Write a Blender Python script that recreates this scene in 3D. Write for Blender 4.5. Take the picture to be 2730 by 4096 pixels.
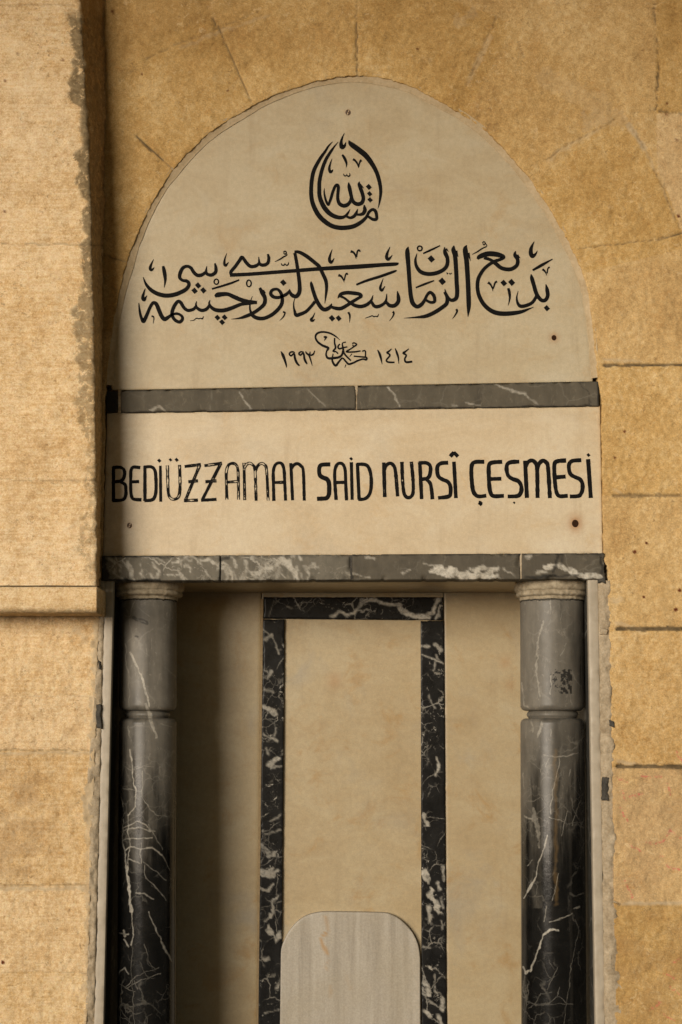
import bpy, math, random
import numpy as np

for o in list(bpy.data.objects):
    bpy.data.objects.remove(o)
scene = bpy.context.scene
COL = scene.collection
rng = np.random.default_rng(7)
random.seed(7)
R = math.radians

# ------------------------------------------------------------------ camera
LENS, PITCH, DIST, EYE = 56.0, R(7.7), 3.82, 1.60
cam_d = bpy.data.cameras.new('camera')
cam_d.sensor_fit = 'VERTICAL'
cam_d.sensor_height = 36.0
cam_d.sensor_width = 24.0
cam_d.lens = LENS
cam_d.clip_start, cam_d.clip_end = 0.05, 500
cam = bpy.data.objects.new('camera', cam_d)
COL.objects.link(cam)
cam.location = (0, -DIST, EYE)
cam.rotation_euler = (R(90) + PITCH, 0, 0)
scene.camera = cam
scene.render.resolution_x, scene.render.resolution_y = 682, 1024

# ------------------------------------------------------------------ light
SUN_EL, SUN_AZ = R(5.5), R(28)          # azimuth: to the left of the wall's normal
world = bpy.data.worlds.new('World')
scene.world = world
world.use_nodes = True
wn = world.node_tree
sky = wn.nodes.new('ShaderNodeTexSky')
sky.sky_type = 'NISHITA'
sky.sun_disc = False
sky.sun_elevation = SUN_EL
sky.sun_rotation = math.atan2(-math.sin(SUN_AZ), -math.cos(SUN_AZ))
bg = wn.nodes['Background']
bg.inputs['Strength'].default_value = 0.05
wn.links.new(sky.outputs[0], bg.inputs['Color'])
sun_d = bpy.data.lights.new('sun', 'SUN')
sun_d.energy = 3.0
sun_d.angle = R(28)
sun_d.color = (1.0, 0.93, 0.82)
sun = bpy.data.objects.new('sun', sun_d)
COL.objects.link(sun)
sun.location = (-3, -4, 4)
sun.rotation_euler = (R(90) - SUN_EL, 0, -SUN_AZ)
vs = scene.view_settings
vs.view_transform = 'Standard'
vs.look = 'None'
vs.exposure = 0.44
vs.gamma = 1.0

# ------------------------------------------------------------------ photo geometry
# pixel of the 2730 x 4096 photograph -> point on the upright plane Y
FPX = LENS / 36.0 * 4096
CT, ST = math.cos(PITCH), math.sin(PITCH)

def at(px, py, Y=0.0):
    u = (np.asarray(px, float) - 1365) / FPX
    v = (2048 - np.asarray(py, float)) / FPX
    dy = CT - v * ST
    k = (Y + DIST) / dy
    return np.stack(np.broadcast_arrays(u * k, Y + 0 * k, EYE + (ST + v * CT) * k), -1)

def proj(P):
    x, y, z = P[..., 0], P[..., 1] + DIST, P[..., 2] - EYE
    f = y * CT + z * ST
    return 1365 + FPX * x / f, 2048 - FPX * (-y * ST + z * CT) / f

Q = 2730 / 1568.0                      # overview pixels -> photograph pixels

# ------------------------------------------------------------------ numeric helpers
def catmull(pts, step=6.0, closed=False):
    P = np.asarray(pts, float)
    if closed:
        P = np.vstack([P[-1], P, P[0], P[1]])
    else:
        P = np.vstack([2 * P[0] - P[1], P, 2 * P[-1] - P[-2]])
    out = []
    for i in range(1, len(P) - 2):
        a, b, c, d = P[i - 1], P[i], P[i + 1], P[i + 2]
        n = max(2, int(np.hypot(*(c - b)[:2]) / step))
        t = np.linspace(0, 1, n, endpoint=False)[:, None]
        out.append(0.5 * (2 * b + (c - a) * t + (2 * a - 5 * b + 4 * c - d) * t**2 + (3 * b - a - 3 * c + d) * t**3))
    out.append(P[-2:-1])
    return np.vstack(out)

def vnoise(x, y, seed=0):
    """smooth value noise, -1..1"""
    g = np.random.default_rng(seed).uniform(-1, 1, (256, 256))
    xi, yi = np.floor(x).astype(int), np.floor(y).astype(int)
    fx, fy = x - xi, y - yi
    fx, fy = fx * fx * (3 - 2 * fx), fy * fy * (3 - 2 * fy)
    a, b = g[xi % 256, yi % 256], g[(xi + 1) % 256, yi % 256]
    c, d = g[xi % 256, (yi + 1) % 256], g[(xi + 1) % 256, (yi + 1) % 256]
    return (a * (1 - fx) + b * fx) * (1 - fy) + (c * (1 - fx) + d * fx) * fy

def fbm(x, y, seed=0, oct=4):
    s, a = 0, 1.0
    for i in range(oct):
        s = s + a * vnoise(x * 2**i, y * 2**i, seed + i)
        a *= 0.5
    return s

def seg_dist(X, Y, pts):
    """distance of points to a polyline and the position (0..1) along it"""
    d = np.full(X.shape, 1e9)
    tt = np.zeros(X.shape)
    L = np.concatenate([[0], np.cumsum(np.hypot(*(np.diff(np.asarray(pts, float)[:, :2], axis=0).T)))])
    for i in range(len(pts) - 1):
        ax, ay = pts[i][:2]
        bx, by = pts[i + 1][:2]
        dx, dy = bx - ax, by - ay
        l2 = dx * dx + dy * dy + 1e-9
        t = np.clip(((X - ax) * dx + (Y - ay) * dy) / l2, 0, 1)
        e = np.hypot(X - ax - t * dx, Y - ay - t * dy)
        m = e < d
        d = np.where(m, e, d)
        tt = np.where(m, (L[i] + t * (L[i + 1] - L[i])) / (L[-1] + 1e-9), tt)
    return d, tt

def lines_attr(X, Y, lines, soft=2.5):
    """lines: (points, width, strength, wobble) in photograph pixels -> 0..1"""
    a = np.zeros(X.shape)
    for k, (pts, w, s, wob) in enumerate(lines):
        xs = [p[0] for p in pts]; ys = [p[1] for p in pts]
        m = (X > min(xs) - 60) & (X < max(xs) + 60) & (Y > min(ys) - 60) & (Y < max(ys) + 60)
        if not m.any():
            continue
        x, y = X[m], Y[m]
        ox = wob * fbm(x / 28, y / 28, 11 + k); oy = wob * fbm(x / 28, y / 28, 31 + k)
        d, t = seg_dist(x + ox, y + oy, pts)
        ww = w * 0.5 * (1 + 0.45 * fbm(x / 22, y / 22, 53 + k))
        v = s * np.clip((ww - d) / soft + 0.5, 0, 1)
        a[m] = np.maximum(a[m], v)
    return a

# ------------------------------------------------------------------ object helpers
def props(o, label=None, cat=None, group=None, kind=None):
    if label: o['label'] = label
    if cat: o['category'] = cat
    if group: o['group'] = group
    if kind: o['kind'] = kind
    elif cat: o['kind'] = 'thing'
    return o

def mesh_obj(name, V, F, mat, parent=None, attrs=None, smooth=True, origin=None):
    V = np.asarray(V, float).reshape(-1, 3)
    if parent is not None:
        org = np.array(parent.matrix_basis.translation if parent.parent is None else
                       parent.parent.matrix_basis.translation + parent.matrix_basis.translation)
    elif origin is not None:
        org = np.asarray(origin, float)
    else:
        org = np.array([(V[:, 0].min() + V[:, 0].max()) / 2, (V[:, 1].min() + V[:, 1].max()) / 2, V[:, 2].min()])
    me = bpy.data.meshes.new(name)
    W = (V - org).astype(np.float32)
    if isinstance(F, np.ndarray):
        nf, k = F.shape
        me.vertices.add(len(W)); me.vertices.foreach_set('co', W.ravel())
        me.loops.add(nf * k); me.loops.foreach_set('vertex_index', F.astype(np.int32).ravel())
        me.polygons.add(nf)
        me.polygons.foreach_set('loop_start', np.arange(0, nf * k, k, dtype=np.int32))
        me.update(calc_edges=True)
    else:
        me.from_pydata(W.tolist(), [], F)
    me.validate()
    me.polygons.foreach_set('use_smooth', np.full(len(me.polygons), smooth))
    for k, a in (attrs or {}).items():
        at_ = me.attributes.new(k, 'FLOAT', 'POINT')
        at_.data.foreach_set('value', np.asarray(a, np.float32).ravel())
    me.materials.append(mat)
    o = bpy.data.objects.new(name, me)
    COL.objects.link(o)
    if parent is not None:
        o.parent = parent
    else:
        o.location = org
    return o

def thing(name, loc, label, cat, group=None):
    o = bpy.data.objects.new(name, None)
    o.empty_display_size = 0.05
    COL.objects.link(o)
    o.location = loc
    return props(o, label, cat, group)

def grid_faces(m, n, wrap=False, flip=False):
    i, j = np.meshgrid(np.arange(m - 1), np.arange(n if wrap else n - 1), indexing='ij')
    j2 = (j + 1) % n
    F = np.stack([i * n + j, (i + 1) * n + j, (i + 1) * n + j2, i * n + j2], -1).reshape(-1, 4)
    return F[:, ::-1] if flip else F

def slab(TL, TR, BR, BL, Yf, Yb, name, mat, parent=None, step=7.0, bevel=0.003, chip=0.0, attr=None, seed=1, origin=None,
         warp=None):
    """a block whose front is the photographed quad on plane Yf, with softened, chipped edges"""
    q = [np.asarray(p, float) for p in (TL, TR, BR, BL)]
    w = max(np.linalg.norm(q[1] - q[0]), np.linalg.norm(q[2] - q[3]))
    h = max(np.linalg.norm(q[3] - q[0]), np.linalg.norm(q[2] - q[1]))
    st = step * 0.0006
    bw, bh = bevel / w, bevel / h
    us = np.concatenate([[0, bw * .35, bw], np.linspace(bw, 1 - bw, max(3, int(w / st)))[1:-1], [1 - bw, 1 - bw * .35, 1]])
    vv = np.concatenate([[0, bh * .35, bh], np.linspace(bh, 1 - bh, max(3, int(h / st)))[1:-1], [1 - bh, 1 - bh * .35, 1]])
    U, V = np.meshgrid(us, vv)
    P = ((1 - U) * (1 - V))[..., None] * q[0] + (U * (1 - V))[..., None] * q[1] + (U * V)[..., None] * q[2] + ((1 - U) * V)[..., None] * q[3]
    eu = np.minimum(np.minimum(U, 1 - U) * w, np.minimum(V, 1 - V) * h)
    t = np.clip(eu / bevel, 0, 1)
    P[..., 1] = Yf + bevel * (1 - np.sqrt(np.clip(1 - (1 - t) ** 2, 0, 1)))
    if chip:
        n = fbm(P[..., 0] * 45 + seed * 7, P[..., 2] * 45 + seed * 3, seed)
        c = np.clip((n - 0.25) * 2, 0, 1) * np.exp(-(eu / (chip * 1.2)) ** 2)
        P[..., 1] += chip * 1.2 * c
        P[..., 2] += chip * 0.35 * c * np.where(V < 0.5, -1, 1)
    if warp: P = warp(P)
    m, n = U.shape
    front = P.reshape(-1, 3)
    ring = np.concatenate([np.arange(n), np.arange(1, m) * n + n - 1, (m - 1) * n + np.arange(n - 2, -1, -1), np.arange(m - 2, 0, -1) * n])
    back = front[ring].copy(); back[:, 1] = Yb
    Vt = np.vstack([front, back])
    k = len(ring); b0 = len(front)
    i = np.arange(k); j = (i + 1) % k
    sides = np.stack([ring[i], ring[j], b0 + j, b0 + i], -1)
    F = np.vstack([grid_faces(m, n), sides])
    at_ = {}
    if attr:
        X, Y = proj(Vt)
        at_ = {kk: ff(X, Y) for kk, ff in attr.items()}
    o = mesh_obj(name, Vt, F, mat, parent, at_, True, origin)
    bk = None
    return o

def ext_down(p_top, p_bot, z):
    a, b = np.asarray(p_top), np.asarray(p_bot)
    t = (z - a[2]) / (b[2] - a[2])
    return a + t * (b - a)

# ------------------------------------------------------------------ node materials
class NT:
    def __init__(s, name):
        s.m = bpy.data.materials.new(name); s.m.use_nodes = True
        s.t = s.m.node_tree; s.b = s.t.nodes['Principled BSDF']
        s.co = s.t.nodes.new('ShaderNodeTexCoord').outputs['Object']
    def n(s, t, **kw):
        x = s.t.nodes.new(t)
        for k, v in kw.items(): setattr(x, k, v)
        return x
    def put(s, sock, v):
        if isinstance(v, bpy.types.NodeSocket): s.t.links.new(v, sock)
        elif isinstance(v, (tuple, list)) and len(v) == 3 and sock.type == 'RGBA': sock.default_value = (*v, 1)
        else: sock.default_value = v
    def map(s, scale=(1, 1, 1), rot=(0, 0, 0), loc=(0, 0, 0), v=None):
        x = s.n('ShaderNodeMapping'); s.put(x.inputs[0], v or s.co)
        x.inputs['Scale'].default_value = scale; x.inputs['Rotation'].default_value = rot; x.inputs['Location'].default_value = loc
        return x.outputs[0]
    def noise(s, scale, detail=4, rough=.55, dist=0, v=None, col=False):
        x = s.n('ShaderNodeTexNoise'); s.put(x.inputs['Vector'], v or s.co)
        x.inputs['Scale'].default_value = scale; x.inputs['Detail'].default_value = detail
        x.inputs['Roughness'].default_value = rough; x.inputs['Distortion'].default_value = dist
        return x.outputs['Color' if col else 'Fac']
    def voro(s, scale, feature='F1', v=None, rnd=1, out='Distance'):
        x = s.n('ShaderNodeTexVoronoi', feature=feature); s.put(x.inputs['Vector'], v or s.co)
        x.inputs['Scale'].default_value = scale; x.inputs['Randomness'].default_value = rnd
        return x.outputs[out]
    def ramp(s, f, stops, interp='LINEAR'):
        x = s.n('ShaderNodeValToRGB'); s.put(x.inputs[0], f); e = x.color_ramp; e.interpolation = interp
        while len(e.elements) < len(stops): e.elements.new(0.5)
        for el, (p, c) in zip(e.elements, stops):
            el.position = p; el.color = (*c, 1) if isinstance(c, tuple) else (c, c, c, 1)
        return x.outputs[0]
    def step(s, f, a, b):
        x = s.n('ShaderNodeMapRange', clamp=True, interpolation_type='SMOOTHSTEP'); s.put(x.inputs[0], f)
        x.inputs[1].default_value = a; x.inputs[2].default_value = b
        return x.outputs[0]
    def mix(s, a, b, f, mode='MIX'):
        x = s.n('ShaderNodeMix', data_type='RGBA', blend_type=mode); s.put(x.inputs[0], f)
        s.put(x.inputs[6], a); s.put(x.inputs[7], b)
        return x.outputs[2]
    def math(s, op, a, b=0.0, clamp=False):
        x = s.n('ShaderNodeMath', operation=op, use_clamp=clamp); s.put(x.inputs[0], a); s.put(x.inputs[1], b)
        return x.outputs[0]
    def attr(s, name):
        return s.n('ShaderNodeAttribute', attribute_name=name).outputs['Fac']
    def xyz(s, i):
        x = s.n('ShaderNodeSeparateXYZ'); s.put(x.inputs[0], s.co)
        return x.outputs[i]
    def bump(s, h, strength, dist, prev=None):
        x = s.n('ShaderNodeBump'); s.put(x.inputs['Height'], h)
        x.inputs['Strength'].default_value = strength; x.inputs['Distance'].default_value = dist
        if prev is not None: s.t.links.new(prev, x.inputs['Normal'])
        return x.outputs[0]
    def done(s, color, rough=.8, normal=None, spec=.3):
        s.put(s.b.inputs['Base Color'], color); s.put(s.b.inputs['Roughness'], rough)
        s.b.inputs['Specular IOR Level'].default_value = spec
        if normal is not None: s.t.links.new(normal, s.b.inputs['Normal'])
        return s.m

def mat_limestone(name):
    n = NT(name)
    big = n.noise(4.5, 5, .6)
    mid = n.noise(34, 5, .6, .3)
    mot = n.noise(95, 4, .62, .4)
    fine = n.noise(420, 3, .6)
    streak = n.noise(1, 4, .6, .2, n.map((9, 9, 130)))
    strk2 = n.noise(1, 3, .6, .4, n.map((26, 26, 330)))
    grit = n.noise(200, 4, .7, .5)
    f = n.math('ADD', n.math('MULTIPLY', big, .37), n.math('MULTIPLY', mid, .16))
    f = n.math('ADD', f, n.math('MULTIPLY', mot, .30))
    f = n.math('ADD', f, n.math('MULTIPLY', grit, .17))
    och = n.ramp(f, [(.34, (.25, .135, .040)), (.44, (.41, .248, .084)), (.52, (.50, .322, .124)), (.63, (.63, .455, .225))])
    f2 = n.math('ADD', n.math('MULTIPLY', streak, .13), n.math('MULTIPLY', strk2, .10))
    f2 = n.math('ADD', f2, n.math('MULTIPLY', n.math('ADD', n.math('MULTIPLY', big, .7), n.math('ADD', n.math('MULTIPLY', mid, .6), n.math('ADD', n.math('MULTIPLY', mot, .7), grit))), .243))
    pal = n.ramp(f2, [(.36, (.38, .215, .085)), (.44, (.56, .37, .175)), (.50, (.69, .51, .295)), (.62, (.79, .645, .44))])
    c = n.mix(och, pal, n.attr('pale'))
    # per-block tone and browner patches
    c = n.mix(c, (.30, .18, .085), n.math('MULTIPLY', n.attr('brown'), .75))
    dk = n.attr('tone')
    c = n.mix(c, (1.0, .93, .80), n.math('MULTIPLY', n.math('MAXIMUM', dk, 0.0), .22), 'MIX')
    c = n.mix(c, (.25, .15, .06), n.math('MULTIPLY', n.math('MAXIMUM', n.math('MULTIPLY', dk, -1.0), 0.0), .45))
    # ochre drips / patches of natural iron colour
    iron = n.math('MAXIMUM', n.math('MULTIPLY', n.step(n.noise(11, 6, .68, .8), .56, .74), .7), n.math('MULTIPLY', n.step(n.noise(52, 6, .75, .9), .53, .64), n.step(n.noise(9, 4, .6, .3, n.map(loc=(2, 7, 4))), .42, .60)))
    c = n.mix(c, (.40, .215, .07), n.math('MULTIPLY', iron, .46))
    fleck = n.math('MULTIPLY', n.step(n.noise(60, 5, .7, .9), .55, .66), n.step(n.noise(8, 4, .6, .3, n.map(loc=(5, 5, 5))), .44, .62))
    c = n.mix(c, (.72, .55, .32), n.math('MULTIPLY', fleck, .38))
    c = n.mix(c, n.ramp(n.noise(300, 2, .7), [(.3, .28), (.7, .72)]), .45, 'OVERLAY')
    # small pits
    pit = n.math('MULTIPLY', n.step(n.noise(120, 4, .75, .8), .57, .66), n.step(n.noise(14, 3, .6), .40, .60))
    c = n.mix(c, (.20, .12, .05), n.math('MULTIPLY', pit, .6))
    # old grey mortar smear, plus shade painted round the springer foot
    sm = n.math('MULTIPLY', n.attr('smear_shade'), n.step(n.math('ADD', n.noise(55, 6, .75, .6), n.math('MULTIPLY', n.attr('smear_shade'), .16)), .50, .62))
    c = n.mix(c, n.ramp(mot, [(.3, (.10, .07, .035)), (.7, (.26, .19, .10))]), n.math('MULTIPLY', sm, .9))
    # light mortar
    c = n.mix(c, n.ramp(mid, [(.3, (.36, .27, .16)), (.7, (.56, .45, .30))]), n.attr('lime'))
    # dark open joint
    c = n.mix(c, n.ramp(mid, [(.3, (.05, .035, .018)), (.7, (.17, .125, .07))]), n.attr('joint'))
    c = n.mix(c, (.10, .022, .006), n.attr('rust'))
    c = n.mix(c, (.55, .10, .10), n.math('MULTIPLY', n.math('MULTIPLY', n.attr('chalk'), n.step(n.noise(160, 3, .7), .42, .6)), .75))
    h = n.math('ADD', n.math('MULTIPLY', mot, .6), n.math('MULTIPLY', fine, .25))
    h = n.math('ADD', h, n.math('MULTIPLY', mid, .5))
    h = n.math('ADD', h, n.math('MULTIPLY', n.math('MULTIPLY', streak, n.attr('pale')), .22))
    h = n.math('SUBTRACT', h, n.math('MULTIPLY', pit, .5))
    nm = n.bump(h, .30, .003)
    return n.done(c, .92, nm, .2)

def mat_cream(name, warm=.5, light=1.0, rough=.42, tint=(.97, .90), cloud=.22):
    n = NT(name)
    a = n.noise(3.2, 5, .6, .6)
    d = n.noise(1, 5, .62, 1.0, n.map((7, 7, 12), (0, R(28), 0)))
    g = n.noise(90, 4, .65)
    f = n.math('ADD', n.math('MULTIPLY', a, .45), n.math('MULTIPLY', d, .55))
    L = light
    w = lambda r, gg, b: (r * L, gg * L * tint[0], b * L * tint[1])
    c = n.ramp(f, [(.33, w(.50, .405, .28)), (.46, w(.56, .465, .335)), (.56, w(.59, .505, .38)), (.70, w(.62, .55, .44))])
    och = n.step(n.noise(9, 7, .72, .7, n.map((1, 1, 1), loc=(3, 1, 5))), .52, .72)
    c = n.mix(c, (.50 * L, .31 * L, .12 * L), n.math('MULTIPLY', och, warm * .8))
    gr = n.step(n.noise(5, 5, .6, .5, n.map(loc=(9, 2, 1))), .52, .75)
    c = n.mix(c, (.40 * L, .37 * L, .31 * L), n.math('MULTIPLY', gr, cloud))
    sp = n.step(n.voro(60), .05, .02)
    sp = n.math('MULTIPLY', sp, n.step(n.noise(30, 2), .56, .62))
    c = n.mix(c, (.22, .13, .06), n.math('MULTIPLY', sp, .6))
    c = n.mix(c, n.ramp(n.math('ADD', n.math('MULTIPLY', g, .5), n.math('MULTIPLY', n.noise(320, 2, .7), .5)), [(.35, .3), (.65, .7)]), .28, 'OVERLAY')
    drip = n.math('MULTIPLY', n.step(n.noise(1, 4, .65, .3, n.map((30, 30, 2.2), loc=(2, 0, 0))), .52, .72), n.step(n.noise(6, 3), .40, .65))
    c = n.mix(c, (.30 * L, .20 * L, .10 * L), n.math('MULTIPLY', drip, .22))
    c = n.mix(c, (.32, .13, .03), n.attr('rust'))
    c = n.mix(c, (.20, .145, .085), n.math('MULTIPLY', n.attr('grime_shade'), n.step(n.noise(26, 5, .7), .30, .62)))  # dirt, plus shade painted on the plaques and panel tops
    r = n.math('ADD', n.math('MULTIPLY', n.noise(12, 4), .25), rough - .1)
    nm = n.bump(n.math('ADD', n.noise(60, 4, .6), n.math('MULTIPLY', n.noise(7, 2), 2.0)), .10, .002)
    return n.done(c, r, nm, .4)

def mat_marble(name, base, dust, scale=1.0, vein=.8, patch=.5, rough=.25, dusty=0.0, spec=.22):
    """dark veined marble; the bloom attribute lays matt grey weathering on it, vein adds traced veins"""
    n = NT(name)
    v = n.map((scale, scale, scale), (0, R(31), 0))
    warp = n.noise(9, 5, .6, 0, v, True)
    v2 = n.mix(v, warp, .085, 'ADD')
    e1 = n.voro(9, 'DISTANCE_TO_EDGE', v2)
    e2 = n.voro(23, 'DISTANCE_TO_EDGE', v2)
    m1 = n.step(n.noise(5.5, 4, .6, .4, v), .46, .60)
    v1 = n.math('MULTIPLY', n.step(e1, .035, .0), m1)
    vv = n.math('MULTIPLY', n.step(e2, .05, .0), n.step(n.noise(8, 4, .6, .2, n.map((scale,) * 3, loc=(4, 4, 4))), .50, .62))
    veins = n.math('MAXIMUM', v1, n.math('MULTIPLY', vv, .6))
    veins = n.math('MULTIPLY', veins, vein)
    pt = n.step(n.noise(17, 7, .72, 1.6, v2), .585, .66)
    pt = n.math('MULTIPLY', n.math('MULTIPLY', pt, n.step(n.noise(4.2, 3, .6, 0, n.map((scale,) * 3, loc=(7, 1, 2))), .42, .58)), patch)
    veins = n.math('MAXIMUM', veins, pt)
    cloud = n.noise(14, 6, .66, .8, v)
    b0 = tuple(x * .55 for x in base); b1 = tuple(x * 1.5 for x in base)
    c = n.ramp(cloud, [(.3, b0), (.7, b1)])
    # weathering bloom (grey, matt, streaky), thinned to paint the right column's shaded side
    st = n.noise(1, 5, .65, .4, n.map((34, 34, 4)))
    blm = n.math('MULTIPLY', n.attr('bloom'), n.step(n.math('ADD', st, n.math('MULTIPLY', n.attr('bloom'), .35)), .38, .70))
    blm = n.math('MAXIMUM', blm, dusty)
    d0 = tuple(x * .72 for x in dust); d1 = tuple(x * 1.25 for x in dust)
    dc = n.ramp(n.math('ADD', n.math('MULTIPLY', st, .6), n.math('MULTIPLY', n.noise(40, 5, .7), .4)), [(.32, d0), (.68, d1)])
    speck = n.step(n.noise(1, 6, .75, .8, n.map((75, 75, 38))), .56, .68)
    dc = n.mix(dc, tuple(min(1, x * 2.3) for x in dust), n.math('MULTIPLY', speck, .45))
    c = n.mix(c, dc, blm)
    wob = n.step(n.noise(70, 4, .7, .5), .30, .62)
    tv = n.math('MULTIPLY', n.attr('vein'), n.math('ADD', n.math('MULTIPLY', wob, .6), .4))
    c = n.mix(c, n.ramp(cloud, [(.3, (.40, .36, .29)), (.7, (.62, .58, .50))]), n.math('MAXIMUM', veins, tv))
    c = n.mix(c, (.012, .011, .010), n.attr('black'))
    c = n.mix(c, (.24, .15, .06), n.math('MULTIPLY', n.attr('ochre'), .7))
    r = n.math('ADD', rough, n.math('MULTIPLY', blm, .38))
    r = n.math('ADD', r, n.math('MULTIPLY', n.noise(60, 3), .12))
    nm = n.bump(n.math('ADD', n.noise(50, 5, .65), n.math('MULTIPLY', n.math('MAXIMUM', veins, tv), -.4)), .12, .002)
    return n.done(c, r, nm, spec)

def mat_plain(name, c0, c1, scale=30, rough=.85, bump=.3, dist=.003, spec=.2):
    n = NT(name)
    f = n.math('ADD', n.math('MULTIPLY', n.noise(scale, 6, .68, .4), .6), n.math('MULTIPLY', n.noise(scale * 5, 4, .6), .4))
    c = n.ramp(f, [(.34, c0), (.66, c1)])
    return n.done(c, rough, n.bump(f, bump, dist), spec)

def mat_paint(name):
    """black letter paint, rubbed off the middle of the cut where worn"""
    n = NT(name)
    w = n.math('MULTIPLY', n.attr('wear'), .79)
    k = n.math('ADD', n.math('MULTIPLY', n.noise(48, 3, .65), .9), n.math('MULTIPLY', n.attr('core'), .55))
    k = n.math('ADD', k, w)
    m = n.step(k, 1.60, 1.74)
    c = n.mix((.006, .0055, .005), (.56, .47, .34), m)
    return n.done(c, .7, None, .08)

def mat_strip(name):
    n = NT(name)
    st = n.noise(1, 4, .6, .35, n.map((42, 42, 2.2), loc=(1, 0, 0)))
    c = n.ramp(st, [(.30, (.285, .248, .195)), (.47, (.36, .318, .256)), (.68, (.43, .387, .32))])
    c = n.mix(c, (.33, .28, .20), n.math('MULTIPLY', n.step(n.noise(5, 4), .45, .65), .45))
    c = n.mix(c, n.ramp(n.noise(260, 2, .7), [(.3, .3), (.7, .7)]), .3, 'OVERLAY')
    c = n.mix(c, (.36, .19, .045), n.math('MULTIPLY', n.attr('ochre'), .8))
    return n.done(c, .45, n.bump(n.noise(70, 4), .1, .002), .4)

M_STONE = mat_limestone('yellow limestone')
M_CREAM = mat_cream('cream marble', .5, .95, .42, (.955, .86))
M_CREAMA = mat_cream('greyish cream marble', .5, .77, .42, (.965, .84))
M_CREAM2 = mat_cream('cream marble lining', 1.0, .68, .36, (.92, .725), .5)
M_FRAME = mat_marble('black veined marble', (.012, .0115, .011), (.10, .095, .085), 1.5, .38, .7, .22, 0.0, .10)
M_GREY = mat_marble('grey weathered marble', (.066, .056, .041), (.105, .090, .065), 1.3, .07, .0, .45, .5)
M_GREYV = mat_marble('grey marble with white veins', (.085, .076, .060), (.155, .138, .107), 1.6, .55, .55, .45, .35)
M_COLUMN = mat_marble('column marble', (.0075, .0072, .0066), (.165, .148, .121), 1.1, .16, .05, .10, 0.0, .30)
M_WHITE = mat_plain('white marble edge', (.31, .26, .19), (.44, .38, .295), 9, .5, .1, .001, .4)
M_MORTAR = mat_plain('lime mortar', (.24, .18, .11), (.50, .41, .29), 40, .95, .6, .004)
M_RIM = mat_plain('tan pointing', (.36, .265, .15), (.52, .41, .265), 30, .95, .35, .002)
M_CAPITAL = mat_plain('stained capital stone', (.15, .115, .07), (.50, .42, .30), 17, .8, .25, .002)
M_PAINT = mat_paint('black letter paint')
M_SLAB = mat_strip('streaked white marble')
M_STEEL = mat_plain('rusty screw steel', (.05, .025, .012), (.14, .08, .04), 300, .6, .3, .001, .5)
M_BOLT = mat_plain('black rusted bolt', (.012, .006, .003), (.05, .02, .008), 300, .8, .3, .001, .1)
M_DARK = mat_plain('black stone fragment', (.02, .018, .015), (.09, .08, .065), 60, .7, .5, .003)
M_PAVE = mat_plain('paving stone', (.20, .17, .13), (.36, .31, .25), 5, .9, .3, .004)

# ------------------------------------------------------------------ ground
gx = np.array([[-60, -60, 0], [60, -60, 0], [60, 1.2, 0], [-60, 1.2, 0]], float)
props(mesh_obj('ground', gx, np.array([[0, 1, 2, 3]]), M_PAVE, None, None, False, (0, 0, 0)), kind='structure')

# ------------------------------------------------------------------ unseen portico roof implied by the springer, added to cut sky fill
def unseen_vault():
    prof = [(.75, 4.3)] + [(.75 - 5.6 * t, 4.3 + .75 * math.sin(math.pi * t)) for t in np.linspace(0, 1, 40)] + [(-4.85, 4.4), (-5.3, 4.4), (-5.3, 5.6), (.75, 5.6)]
    V = np.array([[(x, y, z) for (y, z) in prof] for x in (-7, 7)], float)
    n = len(prof)
    F = [[i, i + 1, n + i + 1, n + i] for i in range(n - 1)] + [[n - 1, 0, n, 2 * n - 1]]
    props(mesh_obj('unseen_vault', V, F, M_PAVE, None, None, False, (0, 0, 3.9)), kind='structure')
unseen_vault()

# ------------------------------------------------------------------ stone wall round the arched niche
YW = -0.010
ARCH = [(a * Q, b * Q) for a, b in [(247, 885), (258, 770), (286, 630), (328, 515), (392, 402), (470, 318), (558, 258), (650, 212),
        (742, 185), (835, 176), (932, 195), (1012, 235), (1100, 290), (1180, 368), (1243, 450), (1302, 550), (1342, 640), (1360, 740), (1372, 868)]]
legR = [(2492, 5700), (2462, 4096), (2444, 3000), (2431, 2330), (2412, 2195), (2404, 1600)]
legL = [(425, 1600), (414, 2195), (408, 2330), (400, 2450), (376, 3250), (352, 4096), (318, 5700)]
outl = np.vstack([catmull(legR, 5)[:-1], catmull([(2400, 1560)] + ARCH[::-1] + [(428, 1570)], 5), catmull(legL, 5)[1:]])
# even spacing
L = np.concatenate([[0], np.cumsum(np.hypot(*np.diff(outl, axis=0).T))])
tt = np.arange(0, L[-1], 5.0)
outl = np.stack([np.interp(tt, L, outl[:, 0]), np.interp(tt, L, outl[:, 1])], -1)
C0 = np.array([808 * Q, 760 * Q])
XL, XR, YT = -700.0, 3500.0, -900.0
outer = np.zeros_like(outl)
for i, (x, y) in enumerate(outl):
    if y > C0[1]:
        outer[i] = (XR if x > C0[0] else XL, y)
    else:
        d = np.array([x, y]) - C0
        ks = [(XR - C0[0]) / d[0] if d[0] > 0 else 1e9, (XL - C0[0]) / d[0] if d[0] < 0 else 1e9, (YT - C0[1]) / d[1] if d[1] < 0 else 1e9]
        outer[i] = C0 + d * min(ks)
jit = 3.0 * fbm(tt / 40, tt * 0 + .5, 5) + 1.6 * fbm(tt / 9, tt * 0 + .5, 9)
nrm = (outer - outl); nrm /= np.linalg.norm(nrm, axis=1)[:, None]
inner = outl + nrm * (3 + jit)[:, None]
ss = np.concatenate([[0, .0009, .0022], np.linspace(.004, .012, 3), np.linspace(.016, .50, 105), np.linspace(.52, 1, 22)])
G = inner[:, None] * (1 - ss[None, :, None]) + outer[:, None] * ss[None, :, None]
PX, PY = G[..., 0], G[..., 1]

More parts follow.
